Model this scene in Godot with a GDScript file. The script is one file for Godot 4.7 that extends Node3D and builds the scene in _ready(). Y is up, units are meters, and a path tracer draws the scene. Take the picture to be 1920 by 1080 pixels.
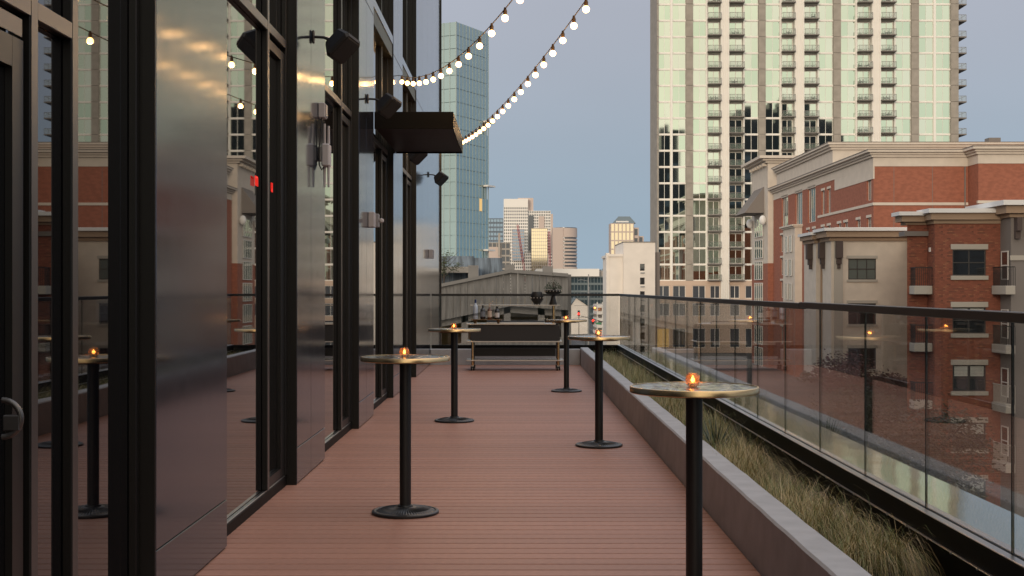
extends Node3D
# Hotel terrace at dusk. Units are metres, y up, the terrace runs along -z; "d" below is the distance along the terrace (world z = -d).

const EYE := 1.557
const GROUND := -10.5
var M := {}
var box_cache := {}
var used := {}
var rng := RandomNumberGenerator.new()

class MB:
	var v := PackedVector3Array()
	var n := PackedVector3Array()
	var c := PackedColorArray()
	var ix := PackedInt32Array()
	var tint := Color(1, 1, 1)
	func quad_n(a, b, c2, d, na, nb, nc, nd):
		var k := v.size()
		for p in [a, b, c2, d]: v.append(p)
		for p in [na, nb, nc, nd]: n.append(p)
		for i in 4: c.append(tint)
		for i in [0, 2, 1, 0, 3, 2]: ix.append(k + i)
	func quad(a: Vector3, b: Vector3, c2: Vector3, d: Vector3):
		var m := (c2 - a).cross(d - b).normalized()
		quad_n(a, b, c2, d, m, m, m, m)
	func quad_o(a: Vector3, b: Vector3, c2: Vector3, d: Vector3, out: Vector3):
		if (c2 - a).cross(d - b).dot(out) < 0.0: quad(d, c2, b, a)
		else: quad(a, b, c2, d)
	func tri(a: Vector3, b: Vector3, c2: Vector3):
		var m := (b - a).cross(c2 - a).normalized()
		var k := v.size()
		for p in [a, b, c2]: v.append(p)
		for i in 3: n.append(m)
		for i in 3: c.append(tint)
		for i in [0, 2, 1]: ix.append(k + i)
	func tri_o(a: Vector3, b: Vector3, c2: Vector3, out: Vector3):
		if (b - a).cross(c2 - a).dot(out) < 0.0: tri(a, c2, b)
		else: tri(a, b, c2)
	func box(x0, x1, y0, y1, z0, z1):
		cbox(Vector3((x0 + x1) / 2.0, (y0 + y1) / 2.0, (z0 + z1) / 2.0), Vector3(absf(x1 - x0) / 2.0, absf(y1 - y0) / 2.0, absf(z1 - z0) / 2.0), 0.0)
	func cbox(o: Vector3, h: Vector3, b: float):
		for k in 3:
			var i := (k + 1) % 3
			var j := (k + 2) % 3
			for s in [-1.0, 1.0]:
				var p := []
				for q in [[-1, -1], [1, -1], [1, 1], [-1, 1]]:
					var w := Vector3.ZERO
					w[k] = s * h[k]; w[i] = q[0] * (h[i] - b); w[j] = q[1] * (h[j] - b)
					p.append(o + w)
				if s > 0: quad(p[0], p[1], p[2], p[3])
				else: quad(p[3], p[2], p[1], p[0])
			if b <= 0.0: continue
			for si in [-1.0, 1.0]:
				for sj in [-1.0, 1.0]:
					var p := []
					for q in [[0, -1], [0, 1], [1, 1], [1, -1]]:
						var w := Vector3.ZERO
						w[k] = q[1] * (h[k] - b)
						w[i] = si * (h[i] - (b if q[0] == 1 else 0.0)); w[j] = sj * (h[j] - (0.0 if q[0] == 1 else b))
						p.append(o + w)
					var out := Vector3.ZERO
					out[i] = si; out[j] = sj
					quad_o(p[0], p[1], p[2], p[3], out)
		if b > 0.0:
			for sx in [-1.0, 1.0]:
				for sy in [-1.0, 1.0]:
					for sz in [-1.0, 1.0]:
						var s := Vector3(sx, sy, sz)
						tri_o(o + s * Vector3(h.x, h.y - b, h.z - b), o + s * Vector3(h.x - b, h.y, h.z - b), o + s * Vector3(h.x - b, h.y - b, h.z), s)
	# a bar with a rectangular section from a to b
	func bar(a: Vector3, b: Vector3, w: float, t: float):
		var f := (b - a).normalized()
		var r := f.cross(Vector3.UP) if absf(f.y) < 0.95 else f.cross(Vector3.RIGHT)
		r = r.normalized() * w / 2.0
		var u := r.cross(f).normalized() * t / 2.0
		var p := [a - r - u, a + r - u, a + r + u, a - r + u, b - r - u, b + r - u, b + r + u, b - r + u]
		for q in [[0, 1, 5, 4, -u], [2, 3, 7, 6, u], [1, 2, 6, 5, r], [3, 0, 4, 7, -r], [0, 1, 2, 3, -f], [4, 5, 6, 7, f]]:
			quad_o(p[q[0]], p[q[1]], p[q[2]], p[q[3]], q[4])
	func tube(pts: Array, radii: Array, seg := 8, caps := true):
		var rings := []
		var dirs := []
		var prev := Vector3.ZERO
		for i in pts.size():
			var f: Vector3 = (pts[mini(i + 1, pts.size() - 1)] - pts[maxi(i - 1, 0)]).normalized()
			if prev == Vector3.ZERO:
				prev = f.cross(Vector3.UP) if absf(f.y) < 0.9 else f.cross(Vector3.RIGHT)
			var r := (prev - f * prev.dot(f)).normalized()
			prev = r
			var u := f.cross(r)
			var ring := []
			var dr := []
			for s in seg + 1:
				var a := TAU * s / seg
				var w := r * cos(a) + u * sin(a)
				dr.append(w)
				ring.append(pts[i] + w * radii[i])
			rings.append(ring); dirs.append(dr)
		for i in pts.size() - 1:
			for s in seg:
				quad_n(rings[i][s], rings[i][s + 1], rings[i + 1][s + 1], rings[i + 1][s], dirs[i][s], dirs[i][s + 1], dirs[i + 1][s + 1], dirs[i + 1][s])
		if caps:
			var e := pts.size() - 1
			for s in seg:
				tri_o(pts[0], rings[0][s], rings[0][s + 1], pts[0] - pts[1])
				tri_o(pts[e], rings[e][s], rings[e][s + 1], pts[e] - pts[e - 1])
	# profile [[radius, height], ...] from bottom to top on the outside; ribs > 0 waves the surface between heights rib_lo and rib_hi
	func lathe(o: Vector3, prof: Array, seg := 32, ribs := 0, rib_r0 := 0.0, rib_r1 := 0.0, rib_h := 0.0):
		var sn := []
		for i in prof.size() - 1:
			var dr: float = prof[i + 1][0] - prof[i][0]
			var dy: float = prof[i + 1][1] - prof[i][1]
			sn.append(Vector2(dy, -dr).normalized())
		for i in prof.size() - 1:
			var n0: Vector2 = sn[i]
			var n1: Vector2 = sn[i]
			if i > 0 and sn[i].dot(sn[i - 1]) > 0.7: n0 = (sn[i] + sn[i - 1]).normalized()
			if i < sn.size() - 1 and sn[i].dot(sn[i + 1]) > 0.7: n1 = (sn[i] + sn[i + 1]).normalized()
			for s in seg:
				var q := []
				for k in [[i, s, n0], [i, s + 1, n0], [i + 1, s + 1, n1], [i + 1, s, n1]]:
					var a: float = TAU * k[1] / seg
					var r: float = prof[k[0]][0]
					var y: float = prof[k[0]][1]
					if ribs > 0 and r > rib_r0 and r < rib_r1: y += rib_h * (1.0 if k[1] % 2 == 0 else 0.0)
					q.append([o + Vector3(r * cos(a), y, -r * sin(a)), Vector3(k[2].x * cos(a), k[2].y, -k[2].x * sin(a))])
				if ribs > 0: quad_o(q[0][0], q[1][0], q[2][0], q[3][0], (q[0][1] + q[2][1]))
				else: quad_n(q[0][0], q[1][0], q[2][0], q[3][0], q[0][1], q[1][1], q[2][1], q[3][1])
	# wall sheet: origin o, right u, up w, outward f; openings [[x0, x1, y0, y1], ...] with reveals of that depth
	func wall(o: Vector3, u: Vector3, w: Vector3, f: Vector3, wd: float, ht: float, open: Array, reveal: float):
		var xs := [0.0, wd]
		var ys := [0.0, ht]
		for q in open:
			xs.append_array([q[0], q[1]]); ys.append_array([q[2], q[3]])
		xs.sort(); ys.sort()
		for i in xs.size() - 1:
			if xs[i + 1] - xs[i] < 1e-4: continue
			for j in ys.size() - 1:
				if ys[j + 1] - ys[j] < 1e-4: continue
				var cx: float = (xs[i] + xs[i + 1]) / 2.0
				var cy: float = (ys[j] + ys[j + 1]) / 2.0
				var hole := false
				for q in open:
					if cx > q[0] and cx < q[1] and cy > q[2] and cy < q[3]: hole = true
				if hole: continue
				quad_o(o + u * xs[i] + w * ys[j], o + u * xs[i + 1] + w * ys[j], o + u * xs[i + 1] + w * ys[j + 1], o + u * xs[i] + w * ys[j + 1], f)
		for q in open:
			var p := [o + u * q[0] + w * q[2], o + u * q[1] + w * q[2], o + u * q[1] + w * q[3], o + u * q[0] + w * q[3]]
			var mid: Vector3 = (p[0] + p[2]) / 2.0
			for k in 4:
				var a: Vector3 = p[k]
				var b: Vector3 = p[(k + 1) % 4]
				quad_o(a, b, b - f * reveal, a - f * reveal, mid - (a + b) / 2.0)
			quad_o(p[0] - f * reveal, p[1] - f * reveal, p[2] - f * reveal, p[3] - f * reveal, f)
	func mesh() -> ArrayMesh:
		var a := []
		a.resize(Mesh.ARRAY_MAX)
		a[Mesh.ARRAY_VERTEX] = v; a[Mesh.ARRAY_NORMAL] = n; a[Mesh.ARRAY_COLOR] = c; a[Mesh.ARRAY_INDEX] = ix
		var m := ArrayMesh.new()
		m.add_surface_from_arrays(Mesh.PRIMITIVE_TRIANGLES, a)
		return m

# ---------------------------------------------------------------- nodes
func numbered(called: String) -> String:
	var k: int = used.get(called, -1) + 1
	used[called] = k
	return called if k == 0 else "%s_%03d" % [called, k]

func org(o: Node3D) -> Vector3:
	var p := Vector3.ZERO
	var q: Node = o
	while q != self and q != null:
		p += (q as Node3D).position
		q = q.get_parent()
	return p

func tag(o: Node, label: String, category: String, group := "", kind := ""):
	if label: o.set_meta("label", label)
	if category: o.set_meta("category", category)
	if group: o.set_meta("group", group)
	if kind: o.set_meta("kind", kind)

func thing(called: String, label: String, category: String, at := Vector3.ZERO, group := "") -> Node3D:
	var o := Node3D.new()
	o.name = numbered(called)
	add_child(o)
	o.position = at
	tag(o, label, category, group)
	return o

# one mesh as a part of parent (or top level); "at" is in the parent's own axes
func part(parent: Node, called: String, mesh: Mesh, mat: Material, at := Vector3.ZERO, turn := Basis.IDENTITY) -> MeshInstance3D:
	var o := MeshInstance3D.new()
	o.mesh = mesh
	o.material_override = mat
	o.name = numbered(called) if parent == self else called
	o.transform = Transform3D(turn, at)
	parent.add_child(o, true)
	return o

func box_mesh(s: Vector3, bevel := 0.0) -> ArrayMesh:
	var key := "%.4f %.4f %.4f %.4f" % [s.x, s.y, s.z, bevel]
	if not box_cache.has(key):
		var b := MB.new()
		b.cbox(Vector3.ZERO, s / 2.0, bevel)
		box_cache[key] = b.mesh()
	return box_cache[key]

# a box given by world x, y and terrace distance d, hung under parent
func bx(parent: Node, called: String, mat: Material, x0: float, x1: float, y0: float, y1: float, d0: float, d1: float, bevel := 0.0) -> MeshInstance3D:
	var p := Vector3((x0 + x1) / 2.0, (y0 + y1) / 2.0, -(d0 + d1) / 2.0)
	if parent != self: p -= org(parent as Node3D)
	return part(parent, called, box_mesh(Vector3(absf(x1 - x0), absf(y1 - y0), absf(d1 - d0)), bevel), mat, p)

# a mesh made in world coordinates, hung under parent
func hang(parent: Node, called: String, b: MB, mat: Material) -> MeshInstance3D:
	return part(parent, called, b.mesh(), mat, Vector3.ZERO if parent == self else -org(parent as Node3D))

func structure(o: Node): o.set_meta("kind", "structure")
func stuff(o: Node): o.set_meta("kind", "stuff")

var frame_cache := {}
# a window: its frame is the part, its panes the sub-parts. o = lower left corner of the opening, f = outward
func window(parent: Node3D, called: String, o: Vector3, f: Vector3, w: float, h: float, nx: int, ny: int, fw: float, fm: Material, pm: Variant, tilt := 0.0, thick := 0.06) -> MeshInstance3D:
	var u := Vector3.UP.cross(f)
	var turn := Basis(u, Vector3.UP, f)
	var key := "%.3f %.3f %d %d %.3f %.3f" % [w, h, nx, ny, fw, thick]
	if not frame_cache.has(key):
		var b := MB.new()
		b.box(0, w, 0, fw, 0, thick); b.box(0, w, h - fw, h, 0, thick)
		b.box(0, fw, fw, h - fw, 0, thick); b.box(w - fw, w, fw, h - fw, 0, thick)
		for i in range(1, nx): b.box(w * i / nx - fw / 2, w * i / nx + fw / 2, fw, h - fw, 0, thick * 0.94)
		for j in range(1, ny): b.box(fw, w - fw, h * j / ny - fw / 2, h * j / ny + fw / 2, 0, thick * 0.9)
		frame_cache[key] = b.mesh()
	var fr := part(parent, called, frame_cache[key], fm, o - org(parent), turn)
	for i in nx:
		var t := Basis.IDENTITY
		if tilt > 0.0: t = Basis.from_euler(Vector3(rng.randfn(0.0, tilt), rng.randfn(0.0, tilt), 0))
		part(fr, "pane", box_mesh(Vector3(w / nx - fw * 0.5, h - fw, 0.012)), pm[rng.randi() % pm.size()] if pm is Array else pm, Vector3(w * (i + 0.5) / nx, h / 2.0, thick * 0.45), t)
	return fr

# ---------------------------------------------------------------- materials
func lin(r: float, g: float, b: float) -> Color: return Color(r, g, b).linear_to_srgb()

var noise_cache := {}
# grey noise picture: freq in cycles over the picture, values between lo and 1
func noise_tex(sd: int, freq: float, oct: int, lo: float, contrast := 1.0) -> ImageTexture:
	var key := "%d %f %d %f %f" % [sd, freq, oct, lo, contrast]
	if noise_cache.has(key): return noise_cache[key]
	var fn := FastNoiseLite.new()
	fn.seed = sd; fn.noise_type = FastNoiseLite.TYPE_SIMPLEX_SMOOTH
	fn.frequency = freq / 256.0; fn.fractal_octaves = oct
	var im := fn.get_seamless_image(256, 256)
	im.convert(Image.FORMAT_RGB8)
	for y in 256:
		for x in 256:
			var g := clampf((im.get_pixel(x, y).r - 0.5) * contrast + 0.5, 0.0, 1.0)
			g = lo + (1.0 - lo) * g
			im.set_pixel(x, y, Color(g, g, g))
	im.generate_mipmaps()
	var t := ImageTexture.create_from_image(im)
	noise_cache[key] = t
	return t

func mat(called: String, c: Color, rough: float, metal := 0.0, spec := 0.5) -> StandardMaterial3D:
	var m := StandardMaterial3D.new()
	m.resource_name = called
	m.albedo_color = c; m.roughness = rough; m.metallic = metal; m.metallic_specular = spec
	M[called] = m
	return m

func grain(m: StandardMaterial3D, tex: Texture2D, scale: Vector3, world := true):
	m.albedo_texture = tex
	m.uv1_triplanar = true; m.uv1_world_triplanar = world; m.uv1_scale = scale

func relief(m: StandardMaterial3D, tex: Texture2D, cm: float):
	m.heightmap_enabled = true; m.heightmap_texture = tex; m.heightmap_scale = cm

func brick_tex(sd: int) -> ImageTexture:
	# fine masonry grain, courses of 75 mm: 1.6 m x 1.2 m in 512 x 384
	var r := RandomNumberGenerator.new()
	r.seed = sd
	var im := Image.create(512, 512, false, Image.FORMAT_RGB8)
	im.fill(Color(0.80, 0.76, 0.72))
	var rows := 16
	for j in rows:
		for i in 9:
			var t := r.randf()
			var g := r.randf_range(0.86, 1.0)
			var c := Color(1.0, 0.86, 0.8) * g
			if t > 0.88: c = Color(0.84, 0.75, 0.72) * g
			if t < 0.1: c = Color(1.0, 0.95, 0.85)
			im.fill_rect(Rect2i(i * 64 - (32 if j % 2 else 0) + 2, j * 32 + 3, 60, 27), Color(c.r, c.g, c.b))
	im.generate_mipmaps()
	return ImageTexture.create_from_image(im)

# ---------------------------------------------------------------- scene
func _ready():
	rng.seed = 20240
	# camera: level, at the height of a person's eyes
	var cam := Camera3D.new()
	cam.name = "camera"
	add_child(cam)
	cam.position = Vector3(0, EYE, 0)
	cam.rotation = Vector3(0.0004, 0.00213, 0)
	cam.fov = 25.88; cam.near = 0.05; cam.far = 9000.0
	cam.current = true
	# sky after sunset: blue grey ahead, the afterglow behind the camera
	var env := Environment.new()
	env.background_mode = Environment.BG_SKY
	var sky := Sky.new()
	var pan := PanoramaSkyMaterial.new()
	pan.panorama = ImageTexture.create_from_image(sky_picture())
	sky.sky_material = pan
	env.sky = sky
	env.tonemap_mode = Environment.TONE_MAPPER_LINEAR
	env.tonemap_exposure = 1.0
	env.sdfgi_enabled = true; env.ssao_enabled = true; env.ssil_enabled = true
	var we := WorldEnvironment.new()
	we.name = "world_environment"
	we.environment = env
	add_child(we)
	var sun := DirectionalLight3D.new()
	sun.name = "sun"
	add_child(sun)
	sun.look_at_from_position(Vector3.ZERO, SUN_TO)
	sun.light_energy = 0.5
	sun.light_angular_distance = 14.0
	sun.light_color = Color(1.0, 0.93, 0.84)
	sun.shadow_enabled = true
	materials()
	setting()
	hotel()
	terrace()
	railing()
	planting()
	city_near()
	city_far()
	behind()
	street()
	furniture()
	wall_fittings()
	neon_sign()
	string_lights()

const SUN_TO := Vector3(0.30, -0.16, -0.94)

func sky_picture() -> Image:
	var w := 768
	var h := 384
	var im := Image.create(w, h, false, Image.FORMAT_RGBF)
	var fn := FastNoiseLite.new()
	fn.seed = 7; fn.frequency = 1.7; fn.fractal_octaves = 5
	var to_sun := -SUN_TO.normalized()
	for y in h:
		var e := PI / 2.0 - PI * (y + 0.5) / h
		for x in w:
			var a := TAU * (x + 0.5) / w
			var dir := Vector3(sin(a) * cos(e), sin(e), -cos(a) * cos(e))
			var s := clampf(sin(maxf(e, 0.0)), 0.0, 1.0)
			var c := Vector3(0.325, 0.425, 0.515).lerp(Vector3(0.42, 0.45, 0.525), smoothstep(0.02, 0.24, s)).lerp(Vector3(1.08, 1.11, 1.22), smoothstep(0.24, 0.75, s))
			var toward := dir.dot(to_sun)
			var broad := smoothstep(-0.3, 1.0, toward)
			c = c.lerp(Vector3(0.98, 0.93, 0.78), broad * 0.65)
			var ang := acos(clampf(toward, -1.0, 1.0))
			c += Vector3(0.95, 0.72, 0.38) * exp(-pow(ang / 0.55, 2.0)) * 0.75
			var q := Vector3(dir.x, dir.y * 3.2, dir.z) * 1.3
			var cl := fn.get_noise_3dv(q)
			c *= 1.0 + 0.10 * cl * (0.7 + 1.3 * broad)
			if e < 0.0: c = Vector3(0.12, 0.12, 0.12)
			im.set_pixel(x, y, Color(c.x, c.y, c.z))
	return im

func materials():
	var n1 := noise_tex(1, 6, 4, 0.72, 1.6)
	var n2 := noise_tex(2, 14, 4, 0.6, 1.5)
	var n3 := noise_tex(3, 30, 3, 0.7, 1.4)
	var m: StandardMaterial3D
	# terrace boards: brown red composite, grain along the board
	for k in 5:
		m = mat("board_%d" % k, lin(0.46, 0.226, 0.158) * [1.0, 0.975, 1.02, 0.955, 1.01][k], 0.55)
		m.albedo_color.a = 1.0
		grain(m, noise_tex(8, 14, 4, 0.84, 1.4), Vector3(1.3, 9.0, 12.0))
		m.uv1_offset = Vector3(0.17 * k, 0, 0.31 * k)
		relief(m, n3, 0.06)
	m = mat("joist", lin(0.02, 0.016, 0.014), 0.9)
	m = mat("panel", lin(0.088, 0.108, 0.148), 0.13, 0.85)
	m.roughness_texture = noise_tex(9, 5, 3, 0.75, 1.0); m.uv1_triplanar = true; m.uv1_world_triplanar = true; m.uv1_scale = Vector3(0.9, 0.5, 0.9)
	m = mat("bronze", lin(0.009, 0.008, 0.007), 0.38, 0.0, 0.45)
	m = mat("bronze_face", lin(0.12, 0.112, 0.108), 0.35, 0.8)
	m = mat("steel", lin(0.5, 0.49, 0.48), 0.3, 1.0)
	m = mat("dark_glass", lin(0.004, 0.004, 0.005), 0.015, 0.0, 0.6)
	m.clearcoat_enabled = true; m.clearcoat = 0.5; m.clearcoat_roughness = 0.01
	m = mat("black_metal", lin(0.012, 0.012, 0.012), 0.42, 0.0, 0.5)
	m = mat("fascia", lin(0.008, 0.007, 0.006), 0.5, 0.0, 0.2)
	m = mat("soffit", lin(0.03, 0.014, 0.012), 0.45, 0.0, 0.25)
	grain(m, n2, Vector3(1.0, 4.0, 30.0))
	m = mat("curb", lin(0.455, 0.458, 0.472), 0.75)
	grain(m, noise_tex(12, 4, 5, 0.92, 1.3), Vector3(0.8, 0.8, 0.8))
	relief(m, n1, 0.25)
	m = mat("glass_edge", lin(0.012, 0.02, 0.017), 0.25)
	m = mat("rail_glass", Color(0.18, 0.24, 0.2, 0.10), 0.0)
	m.transparency = BaseMaterial3D.TRANSPARENCY_ALPHA
	m = mat("ledge_metal", lin(0.55, 0.62, 0.57), 0.07, 1.0)
	m.uv1_triplanar = true; m.uv1_world_triplanar = true; m.uv1_scale = Vector3(0.45, 0.45, 0.45)
	relief(m, noise_tex(21, 3, 2, 0.0), 0.12)
	m = mat("soil", lin(0.035, 0.026, 0.02), 0.95)
	grain(m, n3, Vector3(3, 3, 3))
	m = mat("grass_blade", Color(1, 1, 1), 0.6)
	m.vertex_color_use_as_albedo = true
	m.backlight_enabled = true; m.backlight = Color(0.5, 0.5, 0.4)
	m = mat("leaf", Color(1, 1, 1), 0.6)
	m.vertex_color_use_as_albedo = true
	m.backlight_enabled = true; m.backlight = Color(0.4, 0.45, 0.3)
	m = mat("bark", lin(0.06, 0.045, 0.035), 0.9)
	m = mat("stone_dark", lin(0.07, 0.055, 0.055), 0.6)
	m = mat("stone_warm", lin(0.14, 0.085, 0.07), 0.6)
	# furniture
	m = mat("brass", lin(0.70, 0.49, 0.26), 0.26, 1.0)
	m = mat("mosaic", lin(0.42, 0.41, 0.38), 0.1, 0.9)
	m.uv1_triplanar = true; m.uv1_world_triplanar = true; m.uv1_scale = Vector3(2.6, 2.6, 2.6)
	m.normal_enabled = true; m.normal_texture = mosaic_normals(); m.normal_scale = 1.0
	m = mat("copper_glass", Color(0.50, 0.37, 0.20, 0.40), 0.12)
	m.transparency = BaseMaterial3D.TRANSPARENCY_ALPHA
	m = mat("gold_fleck", lin(0.72, 0.42, 0.18), 0.25, 1.0)
	m = mat("flame", Color(1.0, 0.7, 0.3), 0.5)
	m.emission_enabled = true; m.emission = Color(1.0, 0.66, 0.28); m.emission_energy_multiplier = 14.0
	m = mat("wax", lin(0.7, 0.62, 0.5), 0.6)
	m = mat("bulb", Color(1.0, 0.9, 0.75), 0.4)
	m.emission_enabled = true; m.emission = Color(1.0, 0.74, 0.44); m.emission_energy_multiplier = 16.0
	m = mat("wire", lin(0.05, 0.035, 0.025), 0.5)
	m = mat("socket", lin(0.16, 0.09, 0.04), 0.4, 0.5)
	m = mat("cart_shelf", lin(0.56, 0.50, 0.43), 0.2, 0.35)
	m = mat("leather", lin(0.024, 0.024, 0.027), 0.5)
	m = mat("rubber", lin(0.01, 0.01, 0.01), 0.7)
	m = mat("clay", lin(0.018, 0.015, 0.014), 0.55)
	m = mat("stud", lin(0.55, 0.47, 0.38), 0.3, 0.9)
	m = mat("clear_bottle", lin(0.55, 0.62, 0.72), 0.12, 0.0, 0.6)
	m = mat("dark_bottle", lin(0.02, 0.016, 0.014), 0.06, 0.0, 0.6)
	m = mat("amber_bottle", lin(0.13, 0.045, 0.02), 0.08, 0.0, 0.6)
	m = mat("label_cream", lin(0.62, 0.5, 0.4), 0.7)
	m = mat("label_white", lin(0.66, 0.62, 0.6), 0.7)
	m = mat("label_grey", lin(0.2, 0.22, 0.25), 0.6)
	m = mat("cap_blue", lin(0.02, 0.04, 0.16), 0.4)
	m = mat("speaker", lin(0.014, 0.013, 0.013), 0.6)
	m = mat("device", lin(0.42, 0.40, 0.41), 0.45)
	m = mat("device_dark", lin(0.24, 0.23, 0.24), 0.4, 0.4)
	# city
	m = mat("asphalt", lin(0.055, 0.055, 0.058), 0.85)
	grain(m, n1, Vector3(0.15, 0.15, 0.15))
	m = mat("pavement", lin(0.25, 0.24, 0.22), 0.85)
	grain(m, n1, Vector3(0.3, 0.3, 0.3))
	m = mat("marking", lin(0.6, 0.6, 0.58), 0.7)
	m = mat("mulch", lin(0.072, 0.057, 0.042), 0.95)
	grain(m, noise_tex(40, 24, 5, 0.5, 1.5), Vector3(0.5, 0.5, 0.5))
	m = mat("brick_apartment", lin(0.27, 0.118, 0.080), 0.85)
	grain(m, brick_tex(5), Vector3(0.625, 0.8333, 0.625))
	m = mat("brick_hotel", lin(0.345, 0.120, 0.072), 0.85)
	grain(m, noise_tex(16, 9, 5, 0.88, 1.3), Vector3(0.12, 0.25, 0.12))
	m = mat("cream", lin(0.62, 0.54, 0.46), 0.8)
	grain(m, noise_tex(13, 5, 4, 0.95, 1.2), Vector3(0.12, 0.12, 0.12))
	m = mat("beige", lin(0.64, 0.55, 0.46), 0.85)
	grain(m, noise_tex(13, 5, 4, 0.95, 1.2), Vector3(0.2, 0.2, 0.2))
	m = mat("taupe", lin(0.19, 0.165, 0.15), 0.85)
	m = mat("cornice_tan", lin(0.34, 0.235, 0.16), 0.8)
	m = mat("coping_white", lin(0.72, 0.70, 0.68), 0.6)
	m = mat("limestone", lin(0.40, 0.36, 0.31), 0.8)
	m = mat("corbel", lin(0.075, 0.052, 0.045), 0.8)
	m = mat("iron", lin(0.016, 0.014, 0.014), 0.6)
	m = mat("window_frame_dark", lin(0.04, 0.035, 0.032), 0.5)
	m = mat("window_frame_white", lin(0.62, 0.58, 0.54), 0.6)
	m = mat("apartment_pane", lin(0.02, 0.022, 0.024), 0.03, 0.0, 0.707)
	m.clearcoat_enabled = true; m.clearcoat = 1.0; m.clearcoat_roughness = 0.02
	m = mat("blind", lin(0.42, 0.42, 0.38), 0.8)
	m = mat("pale_pane", lin(0.22, 0.27, 0.25), 0.05, 0.55)
	m = mat("tower_pane", lin(0.68, 0.78, 0.66), 0.02, 1.0)
	m = mat("tower_pane_green", lin(0.60, 0.73, 0.61), 0.02, 1.0)
	m = mat("tower_pane_clear", lin(0.72, 0.79, 0.70), 0.03, 1.0)
	m = mat("tower_concrete", lin(0.36, 0.32, 0.275), 0.85)
	grain(m, noise_tex(14, 5, 5, 0.90, 1.3), Vector3(0.1, 0.1, 0.1))
	m = mat("tower_white", lin(0.80, 0.76, 0.70), 0.7)
	m = mat("tower_base", lin(0.58, 0.43, 0.33), 0.8)
	m = mat("slab", lin(0.20, 0.18, 0.165), 0.8)
	m = mat("balcony_glass", Color(0.55, 0.6, 0.56, 0.18), 0.05)
	m.transparency = BaseMaterial3D.TRANSPARENCY_ALPHA
	m = mat("lit_window", lin(0.5, 0.35, 0.15), 0.3)
	m.emission_enabled = true; m.emission = Color(1.0, 0.80, 0.48); m.emission_energy_multiplier = 0.6
	m = mat("teal_pane", lin(0.40, 0.50, 0.50), 0.06, 0.85)
	m = mat("mullion_pale", lin(0.36, 0.42, 0.40), 0.5)
	m = mat("white_stucco", lin(0.80, 0.73, 0.66), 0.85)
	grain(m, noise_tex(13, 5, 4, 0.95, 1.2), Vector3(0.08, 0.08, 0.08))
	m = mat("concrete", lin(0.37, 0.335, 0.30), 0.9)
	grain(m, noise_tex(15, 5, 5, 0.84, 1.3), Vector3(0.9, 0.12, 0.9))
	m = mat("concrete_cap", lin(0.36, 0.325, 0.29), 0.9)
	m = mat("ochre", lin(0.5, 0.33, 0.13), 0.8)
	m = mat("blue_wall", lin(0.20, 0.25, 0.31), 0.7)
	grain(m, noise_tex(15, 5, 5, 0.62, 1.6), Vector3(0.4, 0.06, 0.4))
	m = mat("far_white", lin(0.78, 0.74, 0.69), 0.8)
	m = mat("far_pink", lin(0.52, 0.42, 0.37), 0.8)
	m = mat("far_dark", lin(0.06, 0.07, 0.085), 0.2, 0.0, 0.7)
	m = mat("far_gold", lin(0.85, 0.73, 0.53), 0.05, 1.0)
	m = mat("far_blue", lin(0.25, 0.34, 0.45), 0.1, 0.8)
	m = mat("far_roof", lin(0.13, 0.16, 0.17), 0.6)
	m = mat("crane_red", lin(0.32, 0.05, 0.06), 0.6)
	m = mat("low_glass", lin(0.10, 0.15, 0.18), 0.08, 0.6)
	m = mat("red_lamp", Color(1, 0.2, 0.15), 0.4)
	m.emission_enabled = true; m.emission = Color(1.0, 0.10, 0.06); m.emission_energy_multiplier = 12.0
	m = mat("amber_lamp", Color(1, 0.7, 0.3), 0.4)
	m.emission_enabled = true; m.emission = Color(1.0, 0.55, 0.2); m.emission_energy_multiplier = 12.0
	m = mat("sign_green", lin(0.02, 0.25, 0.10), 0.5)
	m = mat("red_letter", Color(1, 0.15, 0.1), 0.4)
	m.emission_enabled = true; m.emission = Color(1.0, 0.12, 0.08); m.emission_energy_multiplier = 0.55
	m = mat("car_paint", lin(0.12, 0.12, 0.13), 0.2, 0.4)
	m = mat("car_white", lin(0.6, 0.6, 0.6), 0.25)
	m = mat("city_dark", lin(0.035, 0.035, 0.038), 0.8)
	m = mat("galvanised", lin(0.3, 0.3, 0.3), 0.5, 0.6)

# each little tile of a mosaic leans its own way
func mosaic_normals() -> ImageTexture:
	var r := RandomNumberGenerator.new()
	r.seed = 77
	var im := Image.create(512, 512, false, Image.FORMAT_RGB8)
	im.fill(Color(0.5, 0.5, 1.0))
	for j in 32:
		for i in 16:
			var a := Vector3(r.randfn(0, 0.10), r.randfn(0, 0.10), 1.0).normalized()
			im.fill_rect(Rect2i(i * 32 + (16 if j % 2 else 0), j * 16, 30, 14), Color(a.x * 0.5 + 0.5, a.y * 0.5 + 0.5, a.z * 0.5 + 0.5))
	return ImageTexture.create_from_image(im)

func setting():
	var g := bx(self, "ground", M.asphalt, -3000, 3000, GROUND - 1.0, GROUND, -600, 6000)
	structure(g)

# ---------------------------------------------------------------- the hotel on the left
const PILASTERS := [[-5.76, -4.29], [-1.83, -0.36], [2.1, 3.58], [6.03, 7.52], [9.94, 11.40], [13.90, 15.34], [17.85, 19.30], [22.0, 29.0]]
const FACE := -1.726
const PANE := -1.84

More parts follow.
